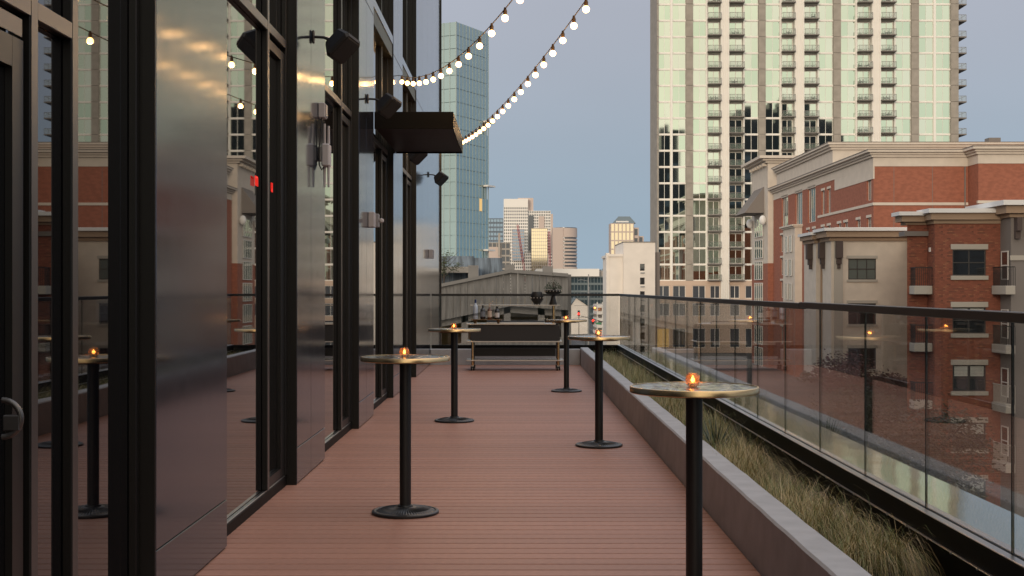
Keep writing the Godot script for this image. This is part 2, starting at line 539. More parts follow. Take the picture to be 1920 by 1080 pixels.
func hotel():
	var t := thing("hotel_building", "dark glossy panelled hotel facade with bronze framed windows along the deck", "building", Vector3(-1.95, GROUND, -12))
	bx(t, "core", M.concrete, -24, -1.95, GROUND, 21, -24, 29)
	bx(t, "core_front", M.panel, -1.95, FACE, 10.0, 21, -24, 29)
	bx(t, "core_foot", M.panel, -1.95, FACE, GROUND, -0.06, -24, 29)
	bx(t, "core_front", M.panel, -1.95, FACE, 0, 10, -24, -5.77)
	for k in PILASTERS.size():
		var p: Array = PILASTERS[k]
		var joints := [p[0]]
		if k == PILASTERS.size() - 1:
			joints = [22.0, 23.4, 24.8, 26.2, 27.6]
		elif k != 3:
			joints.append(p[0] + 0.68)
		joints.append(p[1])
		var ps := Node3D.new()
		ps.name = "pilaster"
		t.add_child(ps, true)
		ps.position = Vector3(FACE, 0, -p[0]) - t.position
		bx(ps, "backing", M.bronze, -1.95, FACE - 0.012, -0.02, 10, p[0] + 0.0, p[1])
		for i in joints.size() - 1:
			for y in [[0.012, 0.291], [0.297, 4.89], [4.90, 10.0]]:
				bx(ps, "panel", M.panel, FACE - 0.010, FACE, y[0], y[1], joints[i] + 0.003, joints[i + 1] - 0.003, 0.002)
		# black returns at both ends
		bx(ps, "return_plate", M.bronze, -1.95, FACE - 0.002, 0.0, 10.0, p[0] - 0.012, p[0] - 0.001)
	for k in PILASTERS.size() - 1:
		bay(t, PILASTERS[k][1], PILASTERS[k + 1][0], k == 2)
	# corner trim at the far end
	bx(t, "corner_trim", M.bronze, -1.95, FACE + 0.03, -0.05, 10, 29.0, 29.09)
	# canopy over the entrance
	var c := Node3D.new()
	c.name = "canopy"
	t.add_child(c, true)
	c.position = Vector3(FACE, 3.517, -16.8) - t.position
	bx(c, "roof_slab", M.fascia, FACE + 0.002, -0.775, 3.58, 3.715, 15.42, 18.18)
	bx(c, "fascia", M.fascia, FACE + 0.002, -0.754, 3.517, 3.73, 15.40, 15.42, 0.003)
	bx(c, "fascia", M.fascia, FACE + 0.002, -0.754, 3.517, 3.73, 18.18, 18.20, 0.003)
	bx(c, "fascia", M.fascia, -0.774, -0.754, 3.517, 3.73, 15.42, 18.18, 0.003)
	for i in 24:
		bx(c, "soffit_slat", M.soffit, FACE + 0.003, -0.776, 3.535, 3.578, 15.43 + i * 0.1142, 15.43 + i * 0.1142 + 0.1, 0.004)

# a glazed bay between two pilasters: sill, mullions, transom, panes, upper window
func bay(t: Node3D, d0: float, d1: float, door: bool):
	var w := Node3D.new()
	w.name = "window_bay"
	t.add_child(w, true)
	w.position = Vector3(PANE, 0, -d0) - t.position
	bx(w, "sill", M.fascia, -1.95, -1.805, -0.02, 0.075, d0, d1 - 0.013, 0.004)
	bx(w, "sill_track", M.steel, -1.838, -1.81, 0.0755, 0.084, d0 + 0.05, d1 - 0.06, 0.002)
	bx(w, "head", M.bronze, -1.95, -1.74, 4.83, 5.02, d0, d1 - 0.013)
	bx(w, "spandrel_panel", M.panel, -1.95, FACE - 0.004, 5.024, 5.14, d0 + 0.003, d1 - 0.014, 0.003)
	var ms := [d0 + 0.025, d0 + 1.63, d1 - 0.04]
	if door: ms = [d0 + 0.025, 4.69, 5.125, d1 - 0.04]
	for i in ms.size():
		var hw := 0.033 if i > 0 and i < ms.size() - 1 else 0.025
		var top := 10.0
		bx(w, "mullion", M.bronze, PANE, -1.802, 0.085, 4.83, ms[i] - hw, ms[i] + hw, 0.003)
		if i > 0 and i < ms.size() - 1: bx(w, "mullion_face", M.bronze_face, -1.8018, -1.797, 0.085, 4.83, ms[i] - hw + 0.002, ms[i] + hw - 0.002)
		bx(w, "upper_mullion", M.bronze, PANE, -1.80, 5.14, top, ms[i] - hw, ms[i] + hw)
	for i in ms.size() - 1:
		var a: float = ms[i] + 0.026
		var b: float = ms[i + 1] - 0.026
		var ty := 2.57 if door and i < 2 else 3.44
		bx(w, "transom", M.bronze, PANE, -1.803, ty, ty + 0.068, a + 0.008, b - 0.008, 0.003)
		bx(w, "transom_face", M.bronze_face, -1.8028, -1.798, ty + 0.002, ty + 0.066, a + 0.009, b - 0.009)
		bx(w, "pane", M.dark_glass, PANE - 0.02, PANE - 0.001, 0.076, ty, a - 0.02, b + 0.02)
		bx(w, "pane", M.dark_glass, PANE - 0.02, PANE - 0.001, ty + 0.068, 4.83, a - 0.02, b + 0.02)
		bx(w, "upper_pane", M.dark_glass, PANE - 0.02, PANE - 0.001, 5.14, 10.0, a - 0.02, b + 0.02)
		if i == ms.size() - 2 and not door:
			# a door leaf with a stout frame in the narrow light
			var lf := MB.new()
			for q in [[a, a + 0.05, 0.09, 3.4], [b - 0.17, b, 0.09, 3.4]]: lf.box(PANE, -1.812, q[2], q[3], -q[1], -q[0])
			for q in [[0.09, 0.16], [3.33, 3.4]]: lf.box(PANE, -1.8125, q[0], q[1], -(b - 0.17), -(a + 0.05))
			hang(w, "leaf_frame", lf, M.bronze)
	if door:
		var dl := MB.new()
		dl.box(PANE, -1.813, 0.09, 2.47, -4.62, -4.52); dl.box(PANE, -1.813, 0.09, 2.47, -3.75, -3.65)
		dl.box(PANE, -1.8135, 2.36, 2.47, -4.52, -3.75); dl.box(PANE, -1.8135, 0.09, 0.35, -4.52, -3.75)
		var leaf := hang(w, "door_leaf", dl, M.bronze)
		bx(leaf, "door_rail_face", M.bronze_face, -1.813, -1.809, 2.48, 2.545, 3.66, 4.6)
		var hb := MB.new()
		var arc := []
		var rad := []
		for i in 17:
			var a := PI * i / 16.0 - PI / 2.0
			arc.append(Vector3(-1.80 + 0.065 * cos(a), 1.10 + 0.065 * sin(a), -4.40)); rad.append(0.011)
		hb.tube(arc, rad, 10)
		hb.cbox(Vector3(-1.765, 1.085, -4.40), Vector3(0.03, 0.028, 0.012), 0.004)
		hang(leaf, "handle", hb, M.bronze_face)

# ---------------------------------------------------------------- terrace floor, curbs, ledge
func terrace():
	var dk := thing("deck", "brown red composite board deck between hotel and planter", "deck", Vector3(0, 0, -13))
	structure(dk)
	bx(dk, "joist_bed", M.joist, -1.945, 1.34, -0.30, -0.035, -2, 25.55)
	var k := 0
	var d := 0.0
	while d < 25.38:
		bx(dk, "board", M["board_%d" % (rng.randi() % 5)], -1.83, 1.343, -0.025 + rng.randf() * 0.0008, rng.randf_range(-0.0008, 0.0006), d + 0.0068, d + 0.1377, 0.006)
		d += 0.1445
		k += 1
	bx(dk, "end_board", M.board_1, -1.83, 1.343, -0.025, 0.0, d + 0.0028, 25.548, 0.003)
	bx(dk, "slab_below", M.concrete, -1.94, 3.0, -1.2, -0.31, -2, 26.6)
	# hand trowelled curb: one long wall with a slightly uneven top
	var cb := MB.new()
	var prev := []
	var nz := FastNoiseLite.new()
	nz.seed = 4; nz.frequency = 0.5
	for i in 130:
		var dd := -1.0 + i * (26.72 / 129.0)
		var wob := nz.get_noise_1d(dd * 3.0) * 0.006
		var wob2 := nz.get_noise_1d(dd * 3.0 + 300.0) * 0.006
		var top := 0.348 + nz.get_noise_1d(dd * 2.0 + 90.0) * 0.004
		var b := 0.012
		var sec := [Vector3(1.345 + wob * 0.3, -0.04, -dd), Vector3(1.345 + wob, top - b, -dd), Vector3(1.345 + b + wob, top, -dd), Vector3(1.515 - b + wob2, top, -dd), Vector3(1.515 + wob2, top - b, -dd), Vector3(1.515, -0.04, -dd)]
		if prev.size() > 0:
			for s in 5:
				cb.quad_o(prev[s], prev[s + 1], sec[s + 1], sec[s], [Vector3.LEFT, Vector3(-1, 1, 0), Vector3.UP, Vector3(1, 1, 0), Vector3.RIGHT][s])
		prev = sec
	var cw := hang(self, "planter_curb", cb, M.curb)
	tag(cw, "long low grey plastered curb between the deck and the grass planter", "curb")
	var fc := bx(self, "end_curb", M.curb, -1.72, 1.343, -0.03, 0.322, 25.55, 25.715, 0.012)
	tag(fc, "low grey curb across the deck end behind the bar cart", "curb")
	# polished coping outside the railing
	var l1 := bx(self, "ledge", M.ledge_metal, 2.235, 3.02, 0.14, 0.20, -1.0, 26.72, 0.004)
	tag(l1, "polished metal coping ledge outside the long glass railing", "ledge")
	var l2 := bx(self, "ledge", M.ledge_metal, -1.72, 2.234, 0.22, 0.28, 25.93, 26.72, 0.004)
	tag(l2, "polished metal coping ledge outside the railing at the deck end", "ledge")

func railing():
	var r := thing("glass_railing", "frameless glass railing with flat black top rail around the deck", "railing", Vector3(2.17, 0.28, -12))
	var x := 2.17
	var dz := 25.83
	# base shoe with a pale cap strip and a riveted seam below
	bx(r, "base_shoe", M.fascia, x - 0.055, x + 0.055, 0.285, 0.395, -1.0, dz + 0.055, 0.003)
	bx(r, "shoe_cap", M.steel, x - 0.056, x - 0.012, 0.3955, 0.402, -1.0, dz - 0.02, 0.002)
	bx(r, "shoe_cap", M.steel, x + 0.012, x + 0.056, 0.3955, 0.402, -1.0, dz + 0.05, 0.002)
	bx(r, "shoe_fascia", M.fascia, x - 0.05, x + 0.05, -0.3, 0.278, -1.0, dz + 0.05)
	bx(r, "seam_trim", M.steel, x - 0.066, x - 0.051, 0.279, 0.285, -1.0, dz - 0.06, 0.001)
	for i in 60:
		bx(r, "rivet", M.steel, x - 0.074, x - 0.066, 0.277, 0.287, 5.0 + i * 0.345, 5.012 + i * 0.345, 0.002)
	bx(r, "base_shoe", M.fascia, -1.71, x - 0.057, 0.325, 0.395, dz - 0.05, dz + 0.05, 0.003)
	bx(r, "shoe_fascia", M.fascia, -1.71, x - 0.052, -0.3, 0.322, dz - 0.045, dz + 0.045)
	var joints := []
	var d := 5.466 - 1.147 * 5.0
	while d < dz - 0.3:
		joints.append(d)
		d += 1.147
	joints[joints.size() - 1] = dz - 0.02
	for i in joints.size() - 1:
		var gp := bx(r, "glass_panel", M.rail_glass, x - 0.005, x + 0.005, 0.33, 1.41, joints[i] + 0.006, joints[i + 1] - 0.006)
		for e in [[joints[i] + 0.0035, joints[i] + 0.0058], [joints[i + 1] - 0.0058, joints[i + 1] - 0.0035]]:
			bx(gp, "polished_edge", M.glass_edge, x - 0.005, x + 0.005, 0.396, 1.41, e[0], e[1])
	for i in 3:
		bx(r, "glass_panel", M.rail_glass, -1.705 + i * 1.287, -1.705 + (i + 1) * 1.287 - 0.012, 0.33, 1.41, dz - 0.008, dz + 0.008)
	# the top rail in lengths, one joint a little out of line
	bx(r, "top_rail", M.black_metal, x - 0.028, x + 0.028, 1.402, 1.449, 9.45, dz + 0.028, 0.004)
	bx(r, "top_rail", M.black_metal, x - 0.028, x + 0.028, 1.409, 1.456, -1.0, 9.447, 0.004)
	bx(r, "top_rail", M.black_metal, -1.71, x - 0.029, 1.402, 1.449, dz - 0.026, dz + 0.026, 0.004)

# ---------------------------------------------------------------- planter
func blade(b: MB, p: Vector3, ln: float, az: float, lean: float, w: float, droop: float, col: Color, n := 5):
	b.tint = col
	var side := Vector3(cos(az + PI / 2), 0, sin(az + PI / 2))
	var out := Vector3(cos(az), 0, sin(az))
	var prev := []
	for i in n + 1:
		var t := float(i) / n
		var a := lean + droop * t * t
		var q: Vector3 = p + out * (sin(lean + droop * t * 0.55) * ln * t) + Vector3.UP * (cos(a * 0.75) * ln * t)
		var hw := w * (1.0 - t * 0.85) * 0.5
		var nn := (Vector3.UP * 0.7 + out * -0.3).normalized()
		var cur := [q - side * hw, q + side * hw]
		if i > 0: b.quad_n(prev[0], prev[1], cur[1], cur[0], nn, nn, nn, nn)
		prev = cur

func planting():
	var s := bx(self, "planter_soil", M.soil, 1.516, 2.118, -0.2, 0.13, -1.0, 25.7)
	structure(s)
	s.set_meta("label", "dark soil in the planter beside the railing")
	var r := RandomNumberGenerator.new()
	r.seed = 99
	var d := 6.5
	var i := 0
	while d < 24.8:
		var b := MB.new()
		var cx := r.randf_range(1.64, 1.86)
		var big := r.randf_range(0.78, 1.2)
		var blond := r.randf_range(0.3, 0.7)
		var lean := Vector2(r.randf_range(0.1, 0.6), r.randf_range(0.2, 0.8))
		for k in 1100:
			var a := r.randf() * TAU
			var rr := sqrt(r.randf()) * 0.17 * big
			var p := Vector3(cx + cos(a) * rr, 0.12, -d + sin(a) * rr * 1.3)
			var az := a + r.randfn(0, 0.5)
			# the plants lean out over the planter towards the railing and the camera
			var lean_dir := Vector2(cos(az), sin(az)) + lean
			az = atan2(lean_dir.y, lean_dir.x)
			var straw := r.randf()
			var col := Color(0.54, 0.41, 0.20) if straw > blond else Color(0.22, 0.25, 0.075)
			if straw > 0.88: col = Color(0.66, 0.54, 0.34)
			if straw < 0.12: col = Color(0.16, 0.15, 0.06)
			col *= r.randf_range(0.75, 1.15)
			var ln := r.randf_range(0.20, 0.48) * big
			# blades bend along the curb and the railing instead of through them
			if p.x + cos(az) * ln * 0.9 > 2.09 or p.x + cos(az) * ln * 0.9 < 1.54: az = (PI / 2.0 if r.randf() < 0.75 else -PI / 2.0) + r.randfn(0, 0.12)
			blade(b, p, ln, az, r.randf_range(0.15, 1.15), r.randf_range(0.0016, 0.0036), r.randf_range(0.8, 2.6), col)
		var m := hang(self, "feather_grass", b, M.grass_blade)
		tag(m, "tuft of straw and green feather grass in the planter", "plant", "feather grass tufts along the planter", "thing")
		d += r.randf_range(0.46, 0.74)
		i += 1
	var y := MB.new()
	for k in 70:
		var a := r.randf() * TAU
		blade(y, Vector3(1.7, 0.12, -10.6), r.randf_range(0.25, 0.42), a, r.randf_range(0.1, 1.0), 0.012, r.randf_range(0.0, 0.4), Color(0.07, 0.10, 0.075) * r.randf_range(0.7, 1.2), 4)
	var ym := hang(self, "spiky_plant", y, M.grass_blade)
	tag(ym, "spiky blue green plant with stiff leaves among the planter grass", "plant")
	# river stones by the near grass
	for k in 46:
		var sx := r.randf_range(1.86, 2.10)
		var sd := r.randf_range(6.7, 8.6)
		var b := MB.new()
		var rad := Vector3(r.randf_range(0.025, 0.05), r.randf_range(0.015, 0.028), r.randf_range(0.025, 0.045))
		var prof := []
		for q in 9:
			var t := PI * q / 8.0 - PI / 2
			prof.append([cos(t), sin(t)])
		b.lathe(Vector3.ZERO, prof, 12)
		var st := part(self, "river_stone", b.mesh(), M.stone_dark if r.randf() > 0.4 else M.stone_warm, Vector3(sx, 0.13 + rad.y * 0.8, -sd), Basis.from_euler(Vector3(r.randfn(0, 0.2), r.randf() * TAU, r.randfn(0, 0.2))) * Basis.from_scale(rad))
		tag(st, "smooth brown river stone on the planter soil beside the feather grass", "stone", "river stones in the planter")

# ---------------------------------------------------------------- near city: tower, brick hotel, apartments
const FRONT := Vector3(0, 0, 1)
const LEFT := Vector3(-1, 0, 0)

func tower():
	var d := 235.0
	var t := thing("apartment_tower", "tall residential tower with pale green glass and stacked balconies", "tower", Vector3(54, GROUND, -d))
	var y0 := 3.0
	var fh := 3.05
	var floors := 21
	var top := y0 + fh * floors
	bx(t, "core", M.tower_concrete, 26.7, 83.0, GROUND, top, d + 0.6, d + 12)
	bx(t, "roof_parapet", M.tower_concrete, 26.6, 83.2, top, top + 1.2, d - 0.1, d + 12.2)
	# piers of concrete panels, one panel a storey
	for p in [[26.65, 26.95], [32.1, 33.4], [45.7, 47.0], [59.7, 61.1], [74.3, 75.7], [81.7, 83.1]]:
		var pr := Node3D.new()
		pr.name = "pier"
		t.add_child(pr, true)
		pr.position = Vector3(p[0], y0, -d) - t.position
		for k in floors:
			bx(pr, "concrete_panel", M.tower_concrete, p[0], p[1], y0 + fh * k + 0.03, y0 + fh * (k + 1) - 0.03, d - 0.25 + rng.randf() * 0.03, d + 0.6)
	# ribbed white shafts between the balconies
	for p in [[38.5, 40.1], [52.3, 54.1], [66.7, 68.4]]:
		var sh := bx(t, "shaft", M.tower_white, p[0], p[1], -1.0, top, d - 0.9, d + 0.6)
		for i in 4:
			var xx: float = p[0] + (p[1] - p[0]) * (i + 0.5) / 4.0
			bx(sh, "rib", M.tower_white, xx - 0.12, xx + 0.12, -1.0, top, d - 1.05, d - 0.901)
	# white spandrel band under every storey
	for k in floors:
		bx(t, "spandrel", M.tower_white, 26.75, 83.0, y0 + fh * k - 0.13, y0 + fh * k + 0.13, d + 0.2, d + 0.6)
	var bays := [[27.0, 29.2], [29.6, 32.05], [33.45, 35.9], [43.1, 45.65], [47.05, 49.7], [57.0, 59.65], [61.15, 63.9], [71.3, 74.25], [75.75, 78.5], [78.9, 81.65]]
	for k in floors:
		for b in bays:
			var lit := rng.randf() < 0.012 and k < 8
			window(t, "window", Vector3(b[0], y0 + fh * k + 0.13, -(d + 0.42)), FRONT, b[1] - b[0], fh - 0.26, 2, 1, 0.06, M.tower_white, M.lit_window if lit else [M.tower_pane, M.tower_pane, M.tower_pane_green, M.tower_pane_clear], 0.003, 0.16)
	for x in [29.4, 78.7]:
		bx(t, "white_mullion", M.tower_white, x - 0.2, x + 0.2, y0, top, d - 0.1, d + 0.6)
	for x in [36.0, 42.95, 49.85, 56.85, 64.0, 71.22]:
		bx(t, "white_mullion", M.tower_white, x - 0.12, x + 0.12, y0, top, d - 0.15, d + 0.6)
	# balconies with glass doors behind them
	for b in [[36.12, 38.5], [40.1, 42.83], [49.97, 52.3], [54.1, 56.73], [64.12, 66.7], [68.4, 71.1]]:
		for k in floors:
			var lit := rng.randf() < 0.03 and k < 6
			window(t, "balcony_door", Vector3(b[0] + 0.1, y0 + fh * k + 0.2, -(d + 0.5)), FRONT, b[1] - b[0] - 0.2, fh - 0.45, 2, 1, 0.12, M.tower_white, M.lit_window if lit else [M.tower_pane, M.tower_pane, M.tower_pane_green, M.tower_pane_clear], 0.003, 0.16)
			var bl := bx(t, "balcony", M.slab, b[0] - 0.05, b[1] + 0.05, y0 + fh * k + 0.0, y0 + fh * k + 0.18, d - 1.6, d + 0.1)
			balcony_front(bl, b[0], b[1], y0 + fh * k + 0.18, d - 1.55, d + 0.1)
			if rng.randf() < 0.35:
				var f := MB.new()
				for q in 2:
					var fx: float = rng.randf_range(b[0] + 0.4, b[1] - 0.4)
					f.box(fx - 0.25, fx + 0.25, y0 + fh * k + 0.5, y0 + fh * k + 0.6, -(d - 0.5), -(d - 1.0))
					f.box(fx - 0.25, fx - 0.18, y0 + fh * k + 0.18, y0 + fh * k + 1.0, -(d - 0.5), -(d - 0.56))
					f.box(fx + 0.18, fx + 0.25, y0 + fh * k + 0.18, y0 + fh * k + 1.0, -(d - 0.94), -(d - 1.0))
				hang(bl, "chairs", f, M.iron)
	for k in range(2, floors):
		var bl := bx(t, "balcony", M.slab, 83.1, 84.9, y0 + fh * k - 0.05, y0 + fh * k + 0.2, d + 0.6, d + 6)
		balcony_front(bl, 83.2, 84.85, y0 + fh * k + 0.2, d + 0.65, d + 6)
	bx(t, "end_wall", M.tower_base, 83.0, 84.9, y0, top, d + 6.1, d + 12)
	# lower storeys in pinkish stucco, shops at street level
	var open := []
	for b in [[1.2, 3.6], [4.2, 6.6], [7.9, 10.3], [11.2, 13.0], [14.9, 16.7], [17.8, 20.2], [22, 24.4], [25, 27.4], [29, 31], [33, 35], [37, 40], [42, 45], [47, 50], [52, 55]]:
		open.append([b[0], b[1], 10.2, 12.6])
		open.append([b[0], b[1], 6.9, 9.3])
		open.append([b[0], b[1], 1.0, 4.6])
	var pb := MB.new()
	pb.wall(Vector3(25.4, GROUND, -(d - 0.3)), Vector3.RIGHT, Vector3.UP, FRONT, 57.8, 13.5, open, 0.3)
	pb.box(25.4, 83.2, GROUND, 2.99, -(d + 0.59), -(d + 0.01))
	hang(t, "podium_wall", pb, M.tower_base)
	for q in open:
		window(t, "podium_window", Vector3(25.4 + q[0], GROUND + q[2], -(d - 0.06)), FRONT, q[1] - q[0], q[3] - q[2], 2, 1, 0.1, M.tower_white, M.lit_window if q[2] < 2.0 and rng.randf() < 0.5 else M.far_dark, 0.003)

func balcony_front(bl: Node3D, x0: float, x1: float, y: float, d0: float, d1: float):
	bx(bl, "glass_front", M.balcony_glass, x0, x1, y + 0.05, y + 0.95, d0, d0 + 0.02)
	var r := MB.new()
	r.box(x0, x1, y + 0.97, y + 1.03, -(d0 + 0.05), -(d0 - 0.02))
	for x in [x0 + 0.02, (x0 + x1) / 2.0, x1 - 0.02]:
		r.box(x - 0.025, x + 0.025, y, y + 0.97, -(d0 + 0.04), -(d0 - 0.015))
	for x in [x0 + 0.02, x1 - 0.02]:
		r.box(x - 0.02, x + 0.02, y + 0.98, y + 1.02, -d1, -(d0 + 0.05))
	hang(bl, "railing", r, M.slab)

# moulded cornice: steps outwards going up, along front (x0..x1 at d) and the left side back to d1
func cornice(t: Node3D, called: String, steps: Array, x0: float, x1: float, d0: float, d1: float):
	var g: Node3D = null
	for s in steps:
		# s = [y0, y1, overhang, material]
		if g == null: g = bx(t, called, s[3], x0 - s[2], x1 + s[2] * 0.5, s[0], s[1], d0 - s[2], d1)
		else: bx(g, "moulding", s[3], x0 - s[2], x1 + s[2] * 0.5, s[0], s[1], d0 - s[2], d1)

func brick_hotel():
	var d := 137.0
	var X := 39.2
	var t := thing("brick_building", "large red brick building with cream cornice in front of the tower", "building", Vector3(50, GROUND, -d))
	var yb := GROUND
	# side wall facing the terrace, from the near corner (d) to the far end
	var far := 190.0
	var op := []   # x measured from the far end towards the corner
	var L := far - d
	var add := func(px: float, w: float, y0: float, y1: float):
		op.append([L - (px - d) - w, L - (px - d), y0 - yb, y1 - yb])
	add.call(137.9, 1.7, 11.3, 14.4)
	add.call(155.6, 1.6, 10.7, 14.0)
	add.call(158.6, 1.6, 10.7, 14.0)
	for q in [163.4, 170.9, 179.8]: add.call(q, 4.2, 10.3, 14.8)
	for k in 5:
		var yy := 6.9 - 3.35 * k
		for q in [137.9, 142.2, 147.6, 150.6, 155.6, 158.6, 163.4, 166.6, 180.4, 183.2]: add.call(q, 1.7, yy, yy + 2.5)
	var w := MB.new()
	w.wall(Vector3(X, yb, -far), Vector3(0, 0, 1), Vector3.UP, LEFT, L, 15.3 - yb, op, 0.3)
	w.wall(Vector3(X, yb, -d), Vector3.RIGHT, Vector3.UP, FRONT, 10.3, 14.9 - yb, [], 0.2)
	w.quad_o(Vector3(X + 10.3, yb, -d), Vector3(X + 10.3, yb, -(d - 3.1)), Vector3(X + 10.3, 14.9, -(d - 3.1)), Vector3(X + 10.3, 14.9, -d), LEFT)
	w.wall(Vector3(X + 10.3, yb, -(d - 3.1)), Vector3.RIGHT, Vector3.UP, FRONT, 24.0, 14.9 - yb, [], 0.2)
	w.box(X + 0.4, X + 34, yb, 15.0, -far, -(d + 0.4))
	hang(t, "brick_wall", w, M.brick_hotel)
	for q in op:
		window(t, "window", Vector3(X + 0.25, yb + q[2], -far + q[0]), LEFT, q[1] - q[0], q[3] - q[2], 2 if q[1] - q[0] < 3 else 4, 1, 0.1, M.window_frame_white, M.pale_pane, 0.004)
		bx(t, "lintel", M.cream, X - 0.06, X + 0.02, yb + q[3] + 0.001, yb + q[3] + 0.3, far - q[1] - 0.1, far - q[0] + 0.1)
	# belt courses
	bx(t, "belt_course", M.cream, X - 0.08, X + 10.3, 10.65, 10.95, d - 0.08, d + 0.3)
	bx(t, "belt_course", M.cream, X - 0.08, X - 0.001, 10.65, 10.95, d + 0.301, 162.0)
	bx(t, "belt_course", M.cream, X + 10.22, X + 34, 10.65, 10.95, d - 3.18, d - 2.8)
	for q in [41.4, 45.6]:
		bx(t, "control_joint", M.taupe, q, q + 0.05, yb, 14.88, d - 0.012, d + 0.05)
	bx(t, "downpipe", M.taupe, X + 9.9, X + 10.02, yb, 14.88, d - 0.14, d - 0.02)
	# cream frieze and cornice
	cornice(t, "cornice", [[14.9, 15.9, 0.06, M.cream], [15.9, 16.15, 0.3, M.cream], [16.15, 16.4, 0.5, M.cream], [16.4, 16.62, 0.85, M.cream], [16.62, 16.7, 0.9, M.taupe]], X, X + 10.3, d, far)
	cornice(t, "cornice", [[14.9, 15.9, 0.06, M.cream], [15.9, 16.15, 0.3, M.cream], [16.15, 16.4, 0.5, M.cream], [16.4, 16.66, 0.85, M.cream], [16.66, 16.74, 0.9, M.taupe]], X + 10.3, X + 34, d - 3.1, d + 10)
	bx(t, "frieze", M.cream, X - 0.05, X + 0.1, 13.55, 14.9, d - 0.04, 153.5)
	# attic storey set back from the front
	var at := bx(t, "attic", M.cream, X + 0.1, X + 34, 16.0, 18.7, 155.0, 188.0)
	for s in [[18.7, 19.0, 0.25], [19.0, 19.3, 0.5], [19.3, 19.55, 0.75]]:
		bx(at, "moulding", M.cream, X + 0.1 - s[2], X + 34.2, s[0], s[1], 155.0 - s[2], 188.2)
	bx(at, "roof_edge", M.taupe, X - 0.7, X + 34.3, 19.551, 19.62, 154.2, 188.3)
	# rooftop plant
	var ru := bx(t, "rooftop_unit", M.galvanised, 66.0, 70.0, 17.0, 20.6, 150, 153)
	bx(ru, "duct", M.galvanised, 65.0, 66.0, 19.0, 20.0, 150.5, 152.5)
	bx(t, "chimney_vent", M.taupe, 60.5, 62.0, 19.6, 20.8, 160, 161.5)
	# cream bay hung on the side wall
	var by := bx(t, "cream_bay", M.cream, X - 1.0, X - 0.002, -0.5, 9.9, 171.0, 178.5)
	for s in [[9.9, 10.1, 0.2], [10.1, 10.3, 0.45]]:
		bx(by, "moulding", M.cream, X - 1.0 - s[2], X - 0.003, s[0], s[1], 171.0 - s[2], 178.5 + s[2])
	for k in 3:
		for q in [172.4, 175.0]:
			window(t, "bay_window", Vector3(X - 1.06, 6.6 - 3.3 * k, -(q + 1.6)), LEFT, 1.6, 2.3, 2, 1, 0.1, M.window_frame_white, M.pale_pane, 0.004, 0.1)
	for q in [[171.0, 171.9], [174.1, 174.9], [177.6, 178.5]]:
		bx(t, "brick_pier", M.brick_hotel, X - 0.95, X - 0.003, yb, -0.52, q[0], q[1])
	# corner tower in cream with its own cornice and an awning
	var ct := bx(t, "corner_tower", M.cream, 38.4, 46.0, 5.4, 20.6, 190.2, 203)
	bx(ct, "brick_base", M.brick_hotel, 38.4, 46.0, yb, 5.39, 190.2, 203)
	for s in [[20.6, 20.9, 0.4], [20.9, 21.2, 0.9], [21.2, 21.6, 1.5]]:
		bx(ct, "moulding", M.cream, 38.4 - s[2], 46.5, s[0], s[1], 190.2 - s[2], 203 + s[2])
	for i in 6:
		bx(ct, "dentil", M.cream, 37.7, 38.39, 20.2, 20.59, 191.0 + i * 2.0, 191.6 + i * 2.0)
	for k in 7:
		window(t, "tower_window", Vector3(38.34, 9.6 - 3.35 * k, -200.2), LEFT, 6.6, 2.9, 4, 1, 0.12, M.window_frame_white, M.pale_pane, 0.004, 0.1)
	# awning roof over the top window
	var aw := MB.new()
	aw.quad_o(Vector3(38.38, 17.2, -193.0), Vector3(38.38, 17.2, -201.0), Vector3(35.4, 13.2, -201.0), Vector3(35.4, 13.2, -193.0), Vector3(-1, 1, 0))
	aw.tri_o(Vector3(38.38, 17.2, -193.0), Vector3(38.38, 13.2, -193.0), Vector3(35.4, 13.2, -193.0), FRONT)
	aw.tri_o(Vector3(38.38, 17.2, -201.0), Vector3(38.38, 13.2, -201.0), Vector3(35.4, 13.2, -201.0), -FRONT)
	aw.quad_o(Vector3(38.38, 13.15, -193.0), Vector3(38.38, 13.15, -201.0), Vector3(35.4, 13.15, -201.0), Vector3(35.4, 13.15, -193.0), Vector3.DOWN)
	hang(t, "awning", aw, M.taupe)
	for q in [191.6, 202.2]:
		var gl := MB.new()
		var prof := []
		for k in 9: prof.append([0.55 * cos(PI * k / 8.0 - PI / 2), 0.75 * sin(PI * k / 8.0 - PI / 2)])
		gl.lathe(Vector3(37.9, 12.0, -q), prof, 14)
		gl.bar(Vector3(38.4, 12.0, -q), Vector3(37.9, 12.0, -q), 0.12, 0.12)
		hang(t, "wall_globe", gl, M.coping_white)

